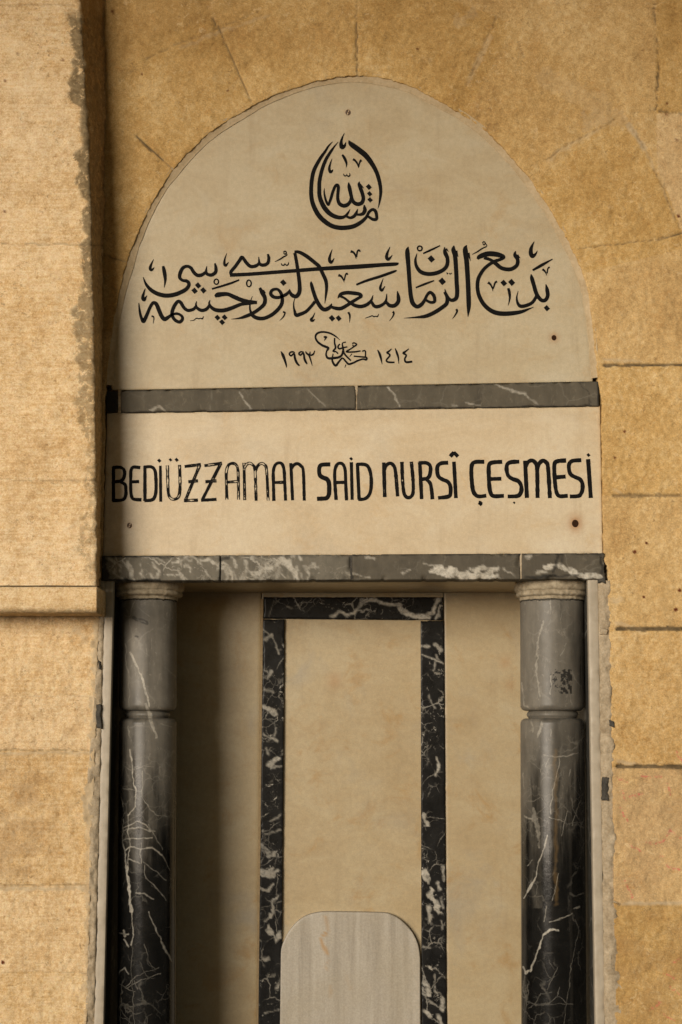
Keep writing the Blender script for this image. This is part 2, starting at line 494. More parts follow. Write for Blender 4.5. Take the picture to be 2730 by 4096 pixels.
# joints traced from the photograph: (points, width, strength, wobble)
J = [([(1428, -900), (1426, 60)], 4, .30, 3), ([(1426, 60), (1432, 310)], 5, .85, 3),
     ([(850, 70), (880, 121), (976, 338), (1005, 405)], 5, .7, 3),
     ([(545, 545), (610, 603), (655, 640)], 8, 1.0, 1.5), ([(655, 640), (705, 690)], 4, .55, 2),
     ([(415, 1015), (470, 1035), (520, 1055)], 5, .7, 3),
     ([(2617, -900), (2617, 0), (2636, 287)], 4, .7, 3), ([(2636, 287), (2628, 365)], 8, .9, 3), ([(2628, 365), (2626, 440)], 4, .8, 3),
     ([(2510, 452), (2630, 440)], 3, .45, 3), ([(2630, 440), (2730, 453), (3500, 460)], 5, .75, 3),
     ([(2520, 500), (2585, 600), (2655, 760), (2712, 893), (2726, 950)], 3.5, .5, 3), ([(450, 345), (560, 250), (700, 180), (870, 112), (1045, 45)], 3.5, .45, 4),
     ([(2310, 995), (2400, 985), (2640, 955)], 4, .6, 3), ([(2185, 640), (2290, 570), (2460, 480)], 4, .5, 3), ([(1860, 350), (1935, 190), (1990, 60)], 4, .45, 4), ([(2640, 955), (2745, 925)], 7, .85, 3),
     ([(2420, 1460), (3500, 1455)], 11, .95, 2.0), ([(2455, 1982), (3500, 1980)], 12, .62, 2.0),
     ([(2470, 2516), (3500, 2517)], 14, .95, 2.0), ([(2470, 3066), (3500, 3068)], 15, .95, 2.0),
     ([(2452, 3606), (2480, 3618)], 8, .8, 2),
     ([(1850, 205), (1960, 215), (2010, 260)], 3, .35, 5), ([(2070, 160), (2100, 225)], 6, .5, 5),
     ([(-700, 3000), (375, 3000)], 5, .6, 4), ([(-700, 3545), (355, 3540)], 5, .5, 4), ([(-700, 2780), (395, 2785)], 3, .2, 5),
     ([(-700, 3880), (350, 3890)], 4, .3, 5), ([(215, 2480), (220, 2780)], 3, .2, 5), ([(100, 3010), (105, 3540)], 3, .2, 5)]
LIME = [([(2515, 497), (2578, 593)], 20, .75, 3), ([(2578, 593), (2655, 752), (2700, 870)], 9, .45, 3),
        ([(2190, 640), (2290, 575), (2419, 510)], 14, .35, 5), ([(1870, 330), (1925, 220), (1960, 150)], 18, .35, 6),
        ([(1880, 60), (1830, 90)], 50, .25, 12), ([(2340, 480), (2480, 470)], 60, .28, 16), ([(2180, 300), (2420, 430)], 70, .18, 16),
        ([(2480, 3614), (3500, 3612)], 14, .75, 2.5), ([(2470, 2495), (2560, 2520)], 16, .5, 3), ([(2440, 2400), (2480, 2400)], 24, .4, 4),
        ([(2420, 1436), (2560, 1444)], 10, .5, 4), ([(1080, 60), (880, 125), (720, 195)], 14, .3, 6), ([(2470, 3046), (2560, 3060)], 14, .6, 3),
        ([(-700, 3010), (370, 3012)], 12, .6, 4), ([(-700, 3556), (350, 3552)], 16, .65, 5), ([(2460, 1960), (2500, 1985)], 14, .4, 4),
        ([(390, 2500), (385, 2800), (372, 3150)], 34, .8, 9), ([(368, 3160), (366, 3260)], 62, .9, 8), ([(362, 3300), (352, 4100)], 30, .55, 9),
        ([(300, 2520), (345, 2560)], 30, .4, 9)]
RUST = [((1210 * .529 + 1900, 108 * .529 + 2150), 8), ((1300 * .529 + 1900, 42 * .529 + 2150), 6), ((1280 * .529 + 1900, 450 * .529 + 2150), 6),
        ((1548 * .529 + 1900, 400 * .529 + 2150), 7), ((1520 * .529 + 1900, 545 * .529 + 2150), 8), ((2500, 1725), 6), ((2460, 1830), 5), ((2715, 865), 7),
        ((912, 364), 4), ((2708, 560), 5), ((2668, 415), 5), ((1670, 195), 5), ((2668, 458), 5), ((452, 45), 6), ((570, 297), 5), ((2010, 2970), 4), ((12, 3850), 8)]
CH = [[(2480, 3230), (2500, 3260), (2515, 3285)], [(2465, 3110), (2510, 3130)], [(2520, 3185), (2570, 3175)], [(2565, 3100), (2650, 3110)],
      [(2670, 3140), (2680, 3180)], [(2500, 3520), (2520, 3560), (2530, 3590)], [(2590, 3370), (2660, 3365), (2680, 3320)], [(2680, 3320), (2720, 3350)],
      [(2520, 3380), (2570, 3410)], [(2690, 3850), (2725, 3830)], [(2660, 3890), (2700, 3910)], [(2600, 4040), (2650, 4010)], [(2710, 3010), (2730, 3050)],
      [(2660, 4060), (2700, 4080)], [(2670, 3460), (2720, 3480)], [(2500, 3200), (2490, 3160)], [(2640, 3420), (2650, 3424)], [(2680, 3950), (2720, 3980)]]

def wall_attr(X, Y):
    a = {}
    a['joint'] = lines_attr(X, Y, J)
    a['lime'] = lines_attr(X, Y, LIME, 7.0) * (1 - a['joint'])
    r = np.zeros(X.shape)
    for (x, y), q in RUST:
        r = np.maximum(r, np.clip((q - np.hypot(X - x, Y - y)) / 3 + .5, 0, 1))
    a['rust'] = r
    a['chalk'] = lines_attr(X, Y, [(p, 8, .9, 5) for p in CH], 3)
    ang = np.degrees(np.arctan2(C0[1] - Y, X - C0[0])); rad = np.hypot(X - C0[0], Y - C0[1]) / Q
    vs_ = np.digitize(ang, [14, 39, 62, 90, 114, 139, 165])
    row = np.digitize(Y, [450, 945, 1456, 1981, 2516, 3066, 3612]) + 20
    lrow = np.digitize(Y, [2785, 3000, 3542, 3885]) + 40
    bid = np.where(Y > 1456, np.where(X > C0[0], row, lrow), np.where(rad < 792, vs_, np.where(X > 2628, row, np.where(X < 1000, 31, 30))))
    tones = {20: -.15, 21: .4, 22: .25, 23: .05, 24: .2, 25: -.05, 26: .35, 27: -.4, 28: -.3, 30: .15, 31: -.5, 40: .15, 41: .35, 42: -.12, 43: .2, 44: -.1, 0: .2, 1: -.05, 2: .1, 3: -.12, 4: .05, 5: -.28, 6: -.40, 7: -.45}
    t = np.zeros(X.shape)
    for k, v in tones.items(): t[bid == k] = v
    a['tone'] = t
    left = np.clip((C0[0] - X) / 50, 0, 1) * np.clip((Y - 2300) / 60, 0, 1)
    a['pale'] = np.clip(left * .8 + .12 * (bid == 21) + .08 * (bid == 22) + .25 * np.clip((Y - 2520) / 10, 0, 1) * (1 - left) * np.clip((3066 - Y) / 10, 0, 1), 0, 1)
    br = .55 * np.clip((Y - 3005) / 40, 0, 1) * np.clip((3535 - Y) / 60, 0, 1) * np.clip((270 - X) / 120, 0, 1) * np.clip(.6 + fbm(X / 90, Y / 50, 77), 0, 1) + .35 * (Y > 3066) * (X > 2400) * np.clip(.5 + fbm(X / 90, Y / 60, 71), 0, 1)
    a['brown'] = br
    a['smear_shade'] = np.clip(1 - np.abs(Y - 2450) / 60, 0, 1) * (X < 420) * .8  # dark band paints the shade under the springer foot
    return a

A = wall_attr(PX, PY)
W = at(PX, PY, YW)
edge = ss[None, :] * np.linalg.norm(outer - inner, axis=1)[:, None]
rough_ = .0022 * fbm(PX / 60, PY / 60, 3) + .0011 * fbm(PX / 16, PY / 16, 8)
W[..., 1] += rough_ + A['joint'] * .006 - A['lime'] * .0008 + .0012 * np.clip(1 - edge / 7, 0, 1) ** 2
# arris back into the niche and the outer return
rev = W[:, :1].copy(); rev[..., 1] = .045
rv2 = W[:, :1].copy(); rv2[..., 1] += .0015
ret = W[:, -1:].copy(); ret[..., 1] = .70
W2 = np.concatenate([rev, rv2, W, ret], 1)
A2 = {k: np.concatenate([v[:, :1], v[:, :1], v, v[:, -1:]], 1) for k, v in A.items()}
m, n_ = W2.shape[:2]
# drop what lies below the ground
W2[..., 2] = np.maximum(W2[..., 2], -0.02)
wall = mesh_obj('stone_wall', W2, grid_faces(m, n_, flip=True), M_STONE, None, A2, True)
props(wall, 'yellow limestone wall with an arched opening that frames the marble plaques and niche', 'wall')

# ------------------------------------------------------------------ projecting stone springer on the left
YP = -0.150
edgeP = catmull([(248, -1100), (290, -500), (318, 0), (331, 150), (340, 330), (349, 520), (358, 700), (366, 900), (372, 1150), (377, 1450), (382, 1800), (386, 2100), (387, 2345)], 6)
Lp = edgeP[:, 1]
rows = np.arange(-1000, 2346, 6.0)
ex = np.interp(rows, edgeP[:, 1], edgeP[:, 0]) + 1.8 * fbm(rows / 90, rows * 0, 21) + 1.6 * fbm(rows / 14, rows * 0, 22)
cs = np.concatenate([np.linspace(0, 1, 110) ** 1.0])
cs = 1 - (1 - cs) ** 1.15
PXp = -700 + (ex[:, None] + 700) * cs[None]
PYp = np.repeat(rows[:, None], len(cs), 1)
JP = [([(-700, 968), (372, 978)], 5, .45, 4), ([(-700, 1905), (380, 1925)], 5, .4, 4), ([(-700, 505), (345, 512)], 4, .12, 6), ([(-700, 25), (300, 20)], 7, .3, 5), ([(-700, 1440), (375, 1450)], 3, .12, 6)]
def pil_attr(X, Y, E):
    a = {'joint': lines_attr(X, Y, JP), 'lime': 0 * X, 'chalk': 0 * X, 'pale': 0 * X + 1, 'brown': 0 * X}
    r = np.zeros(X.shape)
    for (x, y), q in [((20, 322), 6), ((250, 240), 5), ((75, 215), 5), ((18, 845), 5), ((165, 848), 4)]:
        r = np.maximum(r, .8 * np.clip((q - np.hypot(X - x, Y - y)) / 3 + .5, 0, 1))
    a['rust'] = r
    a['tone'] = .25 * vnoise(X / 900, Y / 460, 91)
    wd = 58 + 30 * fbm(Y / 90, X * 0, 92)
    a['smear_shade'] = np.clip((wd - (E - X)) / 16 + .5, 0, 1) * np.clip((Y - 20) / 60, 0, 1) * np.clip(1.35 - Y / 2400, .4, 1)
    return a
Ap = pil_attr(PXp, PYp, ex[:, None])
Pp = at(PXp, PYp, YP)
de = ex[:, None] - PXp
chip = np.clip(.3 + fbm(PXp / 30, PYp / 30, 41), 0, 1)
Pp[..., 1] += .0025 * fbm(PXp / 70, PYp / 50, 43) + .0012 * fbm(PXp / 25, PYp / 7, 44) + Ap['joint'] * .004 + (.003 + .005 * chip) * np.clip(1 - de / 14, 0, 1) ** 2
# side face running back to the wall corner
cx = np.interp(rows, [-1000, 0, 600, 1000, 1600, 2345], [452, 446, 444, 424, 418, 404])
back = at(cx, rows, .03)
sd = np.linspace(0, 1, 26)[1:]
side = Pp[:, -1:, :] * (1 - sd[None, :, None]) + back[:, None] * sd[None, :, None]
sx, sy = proj(side)
side[..., 0] += .0030 * fbm(side[..., 1] * 60, side[..., 2] * 26, 47) + .0015 * fbm(side[..., 1] * 190, side[..., 2] * 90, 48)
Pall = np.concatenate([Pp, side], 1)
Aall = {}
for k, v in Ap.items():
    ev = np.repeat(v[:, -1:], side.shape[1], 1)
    Aall[k] = np.concatenate([v, ev], 1)
kk = Pp.shape[1]
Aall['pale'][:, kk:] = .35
Aall['smear_shade'][:, kk:] *= .6
Aall['brown'][:, kk:] = .45  # side face less pale and browner: its unlit tone is painted in
m, n_ = Pall.shape[:2]
Vp = Pall.reshape(-1, 3)
bot = np.arange(n_) + (m - 1) * n_
pil = thing('stone_springer', at(150, 2345, -.06), 'pale tool-marked limestone block of an arch springer jutting out left of the plaques', 'stone block')
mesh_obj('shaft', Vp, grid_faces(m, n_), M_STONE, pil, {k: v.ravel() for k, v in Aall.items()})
# moulded foot of the springer
def foot():
    prof = [(2346.5, YP + .004), (2350, YP - .001), (2360, YP - .004), (2400, YP - .004), (2430, YP - .003), (2442, YP + .001), (2450, YP + .008), (2454, YP + .02), (2456, YP + .06), (2456, .02)]
    xs = np.linspace(-700, 386, 90)
    P = []
    for (py, Y) in prof:
        b = at(xs, np.full_like(xs, py), max(Y, YP) if Y < 0 else YP)
        b[:, 1] = Y
        P.append(b)
    z_under = P[8][:, 2].copy()
    P[9][:, 2] = z_under
    P = np.array(P)
    P[:, :, 1] += .002 * fbm(P[:, :, 0] * 30, P[:, :, 2] * 30, 61)
    # right return
    r = P[:, -1:, :].copy(); r[..., 0] += np.array(.0)
    rr = np.concatenate([r, r], 1); rr[:, 1, 1] = .02
    rr[:, :, 0] += .001
    PP = np.concatenate([P, rr], 1)
    m, n_ = PP.shape[:2]
    X, Y = proj(PP)
    at_ = pil_attr(X, Y, 0 * X + 390)
    at_['smear_shade'] = .6 * np.clip((Y - 2425) / 20, 0, 1)  # darker lower edge paints in the shaded underside
    at_['pale'] = 0 * X + .8
    mesh_obj('moulding', PP, grid_faces(m, n_), M_STONE, pil, at_)
foot()

# ------------------------------------------------------------------ flat marble helpers
def outline_slab(name, pts, Yf, Yb, mat, parent=None, bevel=.003, attr=None):
    """slab with a free outline (photo pixels, clockwise on screen): concentric rings give it a rounded arris"""
    P = np.asarray(pts, float)
    c = P.mean(0)
    ks = [1.0, 1.0, 1.0] + list(np.linspace(.985, 0.02, 60))
    ringsV = []
    dl = np.linalg.norm(P - c, axis=1)
    for i, k in enumerate(ks):
        off = [0, .35, 1.0][i] * bevel / .0006 if i < 3 else 0
        pr = P - (P - c) / dl[:, None] * off if i < 3 else c + (P - c) * k - (P - c) / dl[:, None] * (bevel / .0006) * k
        Y = Yf + (bevel * (1, .25, 0)[i] if i < 3 else 0)
        ringsV.append(at(pr[:, 0], pr[:, 1], Y))
    bk = ringsV[0].copy(); bk[:, 1] = Yb
    V = np.array([bk] + ringsV)
    m, n_ = V.shape[:2]
    F = grid_faces(m, n_, wrap=True, flip=False)
    at_ = None
    if attr:
        X, Y = proj(V)
        at_ = {k: f(X, Y) for k, f in attr.items()}
    Vf = V.reshape(-1, 3)
    cen = Vf[-n_:].mean(0)
    V2 = np.vstack([Vf, cen])
    tri = [[(m - 1) * n_ + i, len(Vf), (m - 1) * n_ + (i + 1) % n_] for i in range(n_)]
    faces = F.tolist() + tri
    if at_: at_ = {k: np.append(v.ravel(), v.ravel()[-1]) for k, v in at_.items()}
    return mesh_obj(name, V2, faces, mat, parent, at_)

# ------------------------------------------------------------------ writing
class Ink:
    def __init__(s): s.V, s.F, s.w, s.c, s.k = [], [], [], [], 0
    def ribbon(s, pts, wear=0.0, Y=0.0, round_=False, closed=False, rise=.0008):
        P = np.asarray(pts, float)
        t = np.gradient(P[:, :2], axis=0)
        if closed:
            t = (np.roll(P[:, :2], -1, 0) - np.roll(P[:, :2], 1, 0))
        t /= (np.linalg.norm(t, axis=1)[:, None] + 1e-9)
        nn = np.stack([-t[:, 1], t[:, 0]], -1)
        h = P[:, 2:3] / 2
        if round_:
            a, b = P[0], P[-1]
        Yf = Y - rise - .00002 * (s.k % 20); s.k += 1
        cols = [(-1, Y), (-1, Yf), (-.33, Yf), (.33, Yf), (1, Yf), (1, Y)]
        base = len(s.V)
        for i in range(len(P)):
            for (q, yy) in cols:
                xy = P[i, :2] + nn[i] * h[i] * q
                s.V.append(at(xy[0], xy[1], yy)); s.w.append(wear); s.c.append(1.0 if abs(q) < .5 else 0.0)
        n = len(P); k = len(cols)
        for i in range(n if closed else n - 1):
            j = (i + 1) % n
            for c in range(k - 1):
                s.F.append([base + i * k + c, base + j * k + c, base + j * k + c + 1, base + i * k + c + 1])
        if not closed:
            s.F.append([base + c for c in range(k)][::-1]); s.F.append([base + (n - 1) * k + c for c in range(k)])
    def diamond(s, x, y, r, wear=0.0, Y=0.0, tilt=.12):
        Yf = Y - .0009 - .00002 * (s.k % 20); s.k += 1
        base = len(s.V)
        q = [(0, -1), (1, tilt), (0, 1), (-1, -tilt)]
        for yy in (Y, Yf):
            for a, b in q:
                s.V.append(at(x + a * r, y + b * r, yy)); s.w.append(wear); s.c.append(0)
        s.F.append([base + 4 + i for i in range(4)][::-1])
        for i in range(4):
            j = (i + 1) % 4
            s.F.append([base + i, base + j, base + 4 + j, base + 4 + i])
    def build(s, name, parent):
        return mesh_obj(name, np.array(s.V), s.F, M_PAINT, parent, {'wear': s.w, 'core': s.c}, False)

def cal(ink, strokes, ox, oy, k, dots=(), rings=(), grow=1.0):
    for st in strokes:
        P = np.array(st, float)
        P = np.stack([ox + P[:, 0] * k, oy + P[:, 1] * k, np.maximum(P[:, 2] * k * grow, .8)], -1)
        ink.ribbon(catmull(P, 2.5))
    for (x, y, r) in dots:
        ink.diamond(ox + x * k, oy + y * k, r * k * 1.08)
    for (x, y, rx, ry, w) in rings:
        a = np.linspace(0, 2 * np.pi, 20, endpoint=False)
        ink.ribbon(np.stack([ox + (x + rx * np.cos(a)) * k, oy + (y + ry * np.sin(a)) * k, np.full(20, w * k * 1.1)], -1), closed=True)

E_ST = [
 [(768,238,6),(785,275,55),(820,312,80),(920,385,85),(1030,475,85),(1120,590,75),(1195,720,65),(1240,850,62),(1265,980,55),(1268,1080,48),(1255,1180,35),(1240,1260,18),(1225,1310,4)],
 [(515,262,8),(450,330,30),(400,410,40),(330,510,50),(265,620,56),(215,730,60),(190,850,62),(180,960,62),(178,1080,64),(195,1200,68),(235,1310,72),(300,1420,75),(390,1510,75),(500,1580,72),(620,1610,72),(740,1608,70),(850,1585,68),(950,1530,60),(1030,1460,50),(1060,1410,44),(1090,1360,46),(1140,1325,48),(1185,1350,55),(1205,1420,50),(1200,1475,50),(1150,1480,50),(1095,1450,45),(1060,1425,40)],
 [(603,265,8),(540,340,28),(470,440,45),(410,540,52),(365,650,56),(330,770,58),(308,890,60),(305,1000,62),(310,1110,66),(345,1220,72),(400,1315,76),(480,1395,72),(570,1440,66),(650,1450,58),(710,1430,45),(755,1380,35),(790,1318,6)],
 [(730,1430,40),(790,1455,44),(850,1430,52),(885,1380,45),(910,1310,6)],
 [(880,1400,35),(930,1405,40),(990,1390,55),(1020,1340,62),(1015,1290,45),(1010,1250,15)],
 [(700,125,6),(670,190,25),(650,260,45),(650,320,65),(665,350,65),(700,330,45),(715,295,25),(725,268,6)],
 [(665,465,30),(690,500,42),(720,560,42),(733,610,28),(728,668,4)],
 [(835,535,40),(870,560,32),(905,610,28),(922,675,6)],[(922,660,20),(935,600,22),(950,565,32),(968,550,38)],
 [(508,525,5),(480,600,25),(462,680,40),(478,735,48),(505,720,35),(522,695,6)],
 [(688,760,8),(692,785,18),(712,800,20),(735,785,14),(738,765,8)],[(738,785,14),(760,805,22),(785,790,20),(780,750,8)],
 [(935,885,8),(930,930,50),(955,1000,60),(985,1090,58),(995,1160,58),(970,1220,60),(910,1240,62),(850,1215,60),(815,1150,55),(795,1060,58),(775,970,58),(765,900,15)],
 [(810,1130,50),(790,1200,50),(745,1250,60),(680,1265,62),(620,1230,58),(595,1150,52),(598,1060,50),(605,980,50),(590,940,50),(555,960,45),(520,1040,45),(490,1140,45),(465,1210,40),(445,1250,40),(415,1200,38),(390,1110,30),(382,1040,20),(387,990,6)],
 [(945,930,30),(975,960,22),(1005,993,6)]]
E_DOT = [(1082,970,45),(1095,1078,40),(1102,1172,40)]
A_ST = [
 [(258,262,4),(235,310,20),(220,355,30),(230,378,30),(250,368,20),(265,348,4)],
 [(360,335,25),(370,380,38),(380,440,36),(383,500,24),(372,568,4)],
 [(920,305,15),(930,350,32),(928,400,36),(890,430,36),(850,428,34),(825,405,30),(833,335,6)],
 [(822,400,28),(780,430,36),(730,435,38),(690,400,36),(660,355,34),(620,338,32),(575,355,36),(545,410,38),(540,460,34),(570,490,30),(620,500,36),(640,535,36),(615,580,40),(560,615,42),(480,645,44),(390,655,44),(300,635,44),(225,590,38),(175,530,26),(145,455,8)],
 [(1050,195,4),(1030,250,14),(1022,305,26),(1035,330,28),(1055,310,16),(1068,292,4)],
 [(1492,205,20),(1503,250,32),(1490,305,34),(1445,325,36),(1405,310,30),(1393,235,6)],
 [(1400,300,24),(1370,330,34),(1310,340,36),(1265,305,36),(1215,240,34),(1190,270,34),(1140,340,34),(1095,395,34),(1095,430,30)],
 [(888,583,18),(1000,550,22),(1100,518,22),(1183,485,16)],
 [(920,665,25),(950,648,50),(1000,640,45),(1060,640,40),(1130,670,44),(1200,700,44),(1280,722,44),(1375,730,34)],
 [(1375,728,26),(1290,740,30),(1200,750,34),(1100,790,40),(1010,815,42),(930,810,40),(880,780,34),(858,740,22),(868,702,6)],
 [(860,760,26),(830,800,34),(780,815,36),(735,795,32),(715,760,22),(722,715,6)],
 [(715,770,26),(690,800,32),(630,815,34),(585,785,34),(550,730,36),(520,718,34),(485,760,36),(460,820,36),(458,870,34),(490,920,34),(540,940,34),(570,905,32),(555,870,28),(510,850,28),(460,860,26),(420,885,34),(375,910,42),(340,870,42),(310,800,42),(285,745,40),(250,735,34),(215,790,32),(190,850,34),(165,905,38),(145,935,36),(120,880,28),(105,810,22),(98,735,8)],
 [(168,578,6),(150,630,22),(140,680,34),(155,700,36),(172,675,18),(187,652,4)],
 [(235,880,20),(255,880,14),(260,910,10),(252,958,3)],
 [(652,928,6),(690,922,8),(720,900,10),(745,905,12),(765,900,10),(785,905,14),(798,878,5)],
 [(1405,570,25),(1430,620,45),(1460,680,40),(1455,740,40),(1410,790,36),(1330,845,36),(1250,880,34),(1180,900,18),(1095,910,3)],[(1440,600,26),(1470,628,4)]]
A_DOT = [(738,545,32),(700,602,32),(795,598,32),(948,893,30),(1025,890,30),(998,942,30)]
A_RING = [(936,505,24,28,14),(1288,523,25,36,14)]
B_ST = [
 [(-195,392,34),(0,383,33),(200,368,34),(440,350,34),(700,330,36),(1050,310,42),(1300,292,36),(1430,284,32),(1458,272,8)],
 [(330,170,12),(345,157,12),(358,172,12),(345,188,12),(330,175,10)],[(355,180,10),(365,195,10),(330,215,14),(290,240,12),(245,262,4)],
 [(308,275,5),(315,293,12),(335,295,12),(345,278,8)],[(345,285,10),(362,297,12),(378,285,10),(380,265,4)],
 [(440,175,30),(450,220,30),(465,310,32),(478,400,34),(488,490,36),(485,560,38),(455,600,38),(415,590,36),(395,560,26),(390,530,6)],
 [(437,162,22),(490,170,32),(560,210,36),(630,265,36),(680,310,36),(715,380,34),(745,450,34),(752,520,28),(745,590,20),(735,670,5)],
 [(390,535,6),(370,570,28),(330,595,30),(280,612,30),(230,605,32),(205,575,32),(220,540,28),(265,530,26),(300,560,30),(318,620,32),(310,680,34),(270,735,34),(210,785,34),(140,815,34),(80,815,36),(30,790,34),(5,740,20),(0,690,14),(10,640,8),(25,600,4)],
 [(600,455,10),(605,490,30),(625,560,34),(650,630,36),(690,700,38),(730,730,38),(775,715,36),(795,690,22),(803,670,5)],
 [(640,650,30),(600,700,28),(550,750,30),(495,775,34),(455,785,34),(440,750,24),(430,700,14),(432,650,8),(445,615,4)],
 [(790,700,24),(830,715,32),(890,720,34),(950,690,32),(1010,650,30),(1070,615,28),(1090,600,30),(1080,580,32),(1020,570,36),(950,565,34),(890,580,30),(862,620,8)],
 [(885,598,26),(930,620,22),(980,660,26),(1030,690,34),(1090,700,34),(1150,680,32),(1190,640,24),(1208,590,5)],
 [(1190,650,26),(1220,695,32),(1260,700,32),(1310,675,28),(1335,640,22),(1343,575,5)],
 [(1330,650,26),(1370,690,34),(1420,690,36),(1455,650,36),(1455,600,32),(1445,548,6)],
 [(638,760,4),(620,800,14),(600,830,26),(615,840,24),(638,825,5)],
 [(325,755,18),(345,760,14),(330,800,12),(292,840,3)],[(965,755,20),(980,790,18),(978,858,3)],
 [(1130,815,5),(1175,800,9),(1200,790,10),(1215,800,12),(1235,795,10),(1250,800,12),(1265,772,4)],
 [(1400,752,26),(1412,765,18),(1400,800,12),(1368,843,3)],
 [(988,160,26),(1015,170,20),(1035,200,16),(1042,235,4)],[(1045,215,14),(1055,160,16),(1072,150,20),(1082,165,10)],
 [(808,140,4),(790,190,18),(780,240,28),(795,268,30),(815,248,16),(828,225,4)],
 [(1375,115,4),(1350,170,22),(1340,215,30),(1355,238,30),(1378,220,18),(1398,195,4)],
 [(868,392,26),(895,405,20),(915,435,14),(925,465,4)],[(925,445,12),(938,390,14),(952,378,20),(962,390,8)],
 [(1043,487,18),(1150,445,24),(1280,405,26),(1400,362,24),(1440,347,12)],
 [(1308,425,4),(1288,480,16),(1278,520,24),(1293,542,26),(1312,520,14),(1326,500,4)]]
B_DOT = [(328,466,30),(805,815,30),(870,815,28)]
C_ST = [
 [(80,110,6),(72,160,40),(82,300,38),(92,450,36),(105,580,38),(125,650,40),(165,680,36),(205,660,34),(235,620,28),(260,570,26),(290,545,30),(325,580,32),(330,630,28),(295,640,26),(250,620,24)],
 [(222,175,14),(300,140,18),(383,100,10)],
 [(163,175,5),(148,240,22),(160,300,30),(200,350,36),(270,370,36),(350,360,36),(420,325,34),(450,280,34),(452,220,34),(430,165,36),(425,115,8)],[(440,130,20),(462,158,4)],
 [(515,100,8),(510,140,40),(525,200,40),(535,330,38),(540,450,38),(545,540,38),(535,600,36),(495,620,32),(465,600,26),(440,560,24),(428,512,5)],[(535,150,24),(555,208,4)],
 [(425,540,26),(450,590,34),(445,650,36),(400,690,36),(330,735,36),(250,770,34),(160,782,18),(38,790,3)],
 [(152,500,14),(240,465,20),(327,433,12)],
 [(635,95,8),(622,140,44),(635,250,44),(645,400,42),(652,550,42),(655,680,38),(648,778,5)],[(650,170,26),(672,245,4)],
 [(535,705,22),(545,722,18),(530,755,14),(500,797,3)],
 [(785,75,10),(800,62,10),(815,80,10),(830,105,8)],[(815,75,10),(800,95,10),(788,80,10)],[(825,108,10),(780,130,12),(735,160,12),(688,185,4)],
 [(738,230,20),(760,205,40),(830,180,46),(900,180,46),(960,195,42),(985,210,36),(960,230,28),(900,250,30),(830,295,30),(780,350,32),(745,420,34),(738,500,34),(755,580,36),(800,660,38),(870,720,40),(950,745,42),(1050,745,40),(1150,730,32),(1220,705,18),(1272,685,4)],
 [(800,215,30),(860,235,28),(910,270,36),(970,315,36),(1050,325,36),(1110,290,34),(1120,235,34),(1095,190,34),(1100,152,6)],[(1115,190,24),(1145,220,4)],
 [(447,355,6),(452,372,10),(458,360,5)],[(470,360,6),(478,372,10),(495,360,6)],
 [(838,450,26),(862,470,18),(880,505,14),(885,535,4)],[(888,510,12),(905,455,16),(925,440,18)],
 [(1030,505,22),(1040,540,26),(1045,600,18),(1030,670,3)],
 [(1278,60,4),(1250,120,28),(1245,170,38),(1260,200,38),(1290,180,20),(1308,148,4)],
 [(1262,335,18),(1350,285,26),(1452,228,8)],
 [(1355,325,22),(1380,345,16),(1397,385,4)],[(1400,365,12),(1408,318,14),(1425,305,16)],
 [(1248,372,8),(1255,410,34),(1275,480,36),(1300,560,36),(1340,615,34),(1380,620,34),(1405,580,34),(1400,520,34),(1388,468,8)],
 [(1300,580,28),(1260,640,30),(1200,670,32),(1145,675,32),(1118,640,24),(1112,590,14),(1125,532,4)]]
C_DOT = [(299,227,33),(403,440,34),(988,456,30),(1063,450,32),(1397,695,28)]
C_RING = [(190,127,22,22,14)]
D_L = [
 [(112,265,6),(130,300,26),(150,350,22),(165,400,16),(170,432,4)],
 [(250,285,12),(240,272,14),(210,275,16),(198,295,16),(215,312,16),(245,290,16),(255,340,22),(275,385,22),(300,412,14)],
 [(345,275,12),(315,270,14),(295,288,16),(308,305,16),(340,285,16),(350,340,20),(365,375,20),(378,395,10)],
 [(362,266,8),(373,286,18),(395,304,18),(406,332,15),(419,372,12),(430,412,4)],[(386,304,14),(402,298,15),(409,268,8)],[(405,303,14),(424,304,17),(443,290,15),(455,258,6)]]
D_S = [
 [(710,152,4),(660,110,14),(600,80,16),(530,70,16),(480,85,18),(462,120,16),(480,165,18),(530,205,20),(590,232,22),(575,265,14),(570,305,16),(590,335,20),(640,335,22),(700,325,20),(730,300,18),(740,260,16)],
 [(545,122,16),(572,122,16),(550,158,5)],[(655,130,12),(655,180,14),(665,230,16),(640,265,14),(670,270,12),(690,290,14)],
 [(710,190,10),(690,215,14),(700,240,14),(740,230,14),(785,220,10)],[(770,172,10),(735,185,10),(740,230,16),(755,290,16),(820,360,14)],
 [(640,290,8),(632,360,16),(665,410,20),(700,370,16),(735,335,14),(770,370,16),(800,395,18),(850,380,16),(890,360,16),(940,345,14),(975,350,18),(980,330,14),(960,325,14),(850,315,12)],
 [(935,265,12),(965,262,12),(968,320,12)],[(835,190,12),(850,180,12),(878,195,14),(855,215,12),(835,200,10)],
 [(870,205,14),(820,240,12),(775,270,14),(850,272,14),(918,262,12)],[(830,290,8),(808,320,5)],[(770,400,8),(758,432,3)]]
D_R = [
 [(1090,250,8),(1110,290,22),(1125,340,18),(1137,398,4)],
 [(1232,240,8),(1200,270,18),(1185,280,18),(1215,305,16),(1180,355,16),(1200,375,18),(1262,378,16)],
 [(1268,235,8),(1285,280,20),(1300,330,16),(1305,392,4)],
 [(1408,240,8),(1370,270,18),(1350,285,20),(1380,305,16),(1365,345,16),(1380,375,20),(1442,370,20)]]

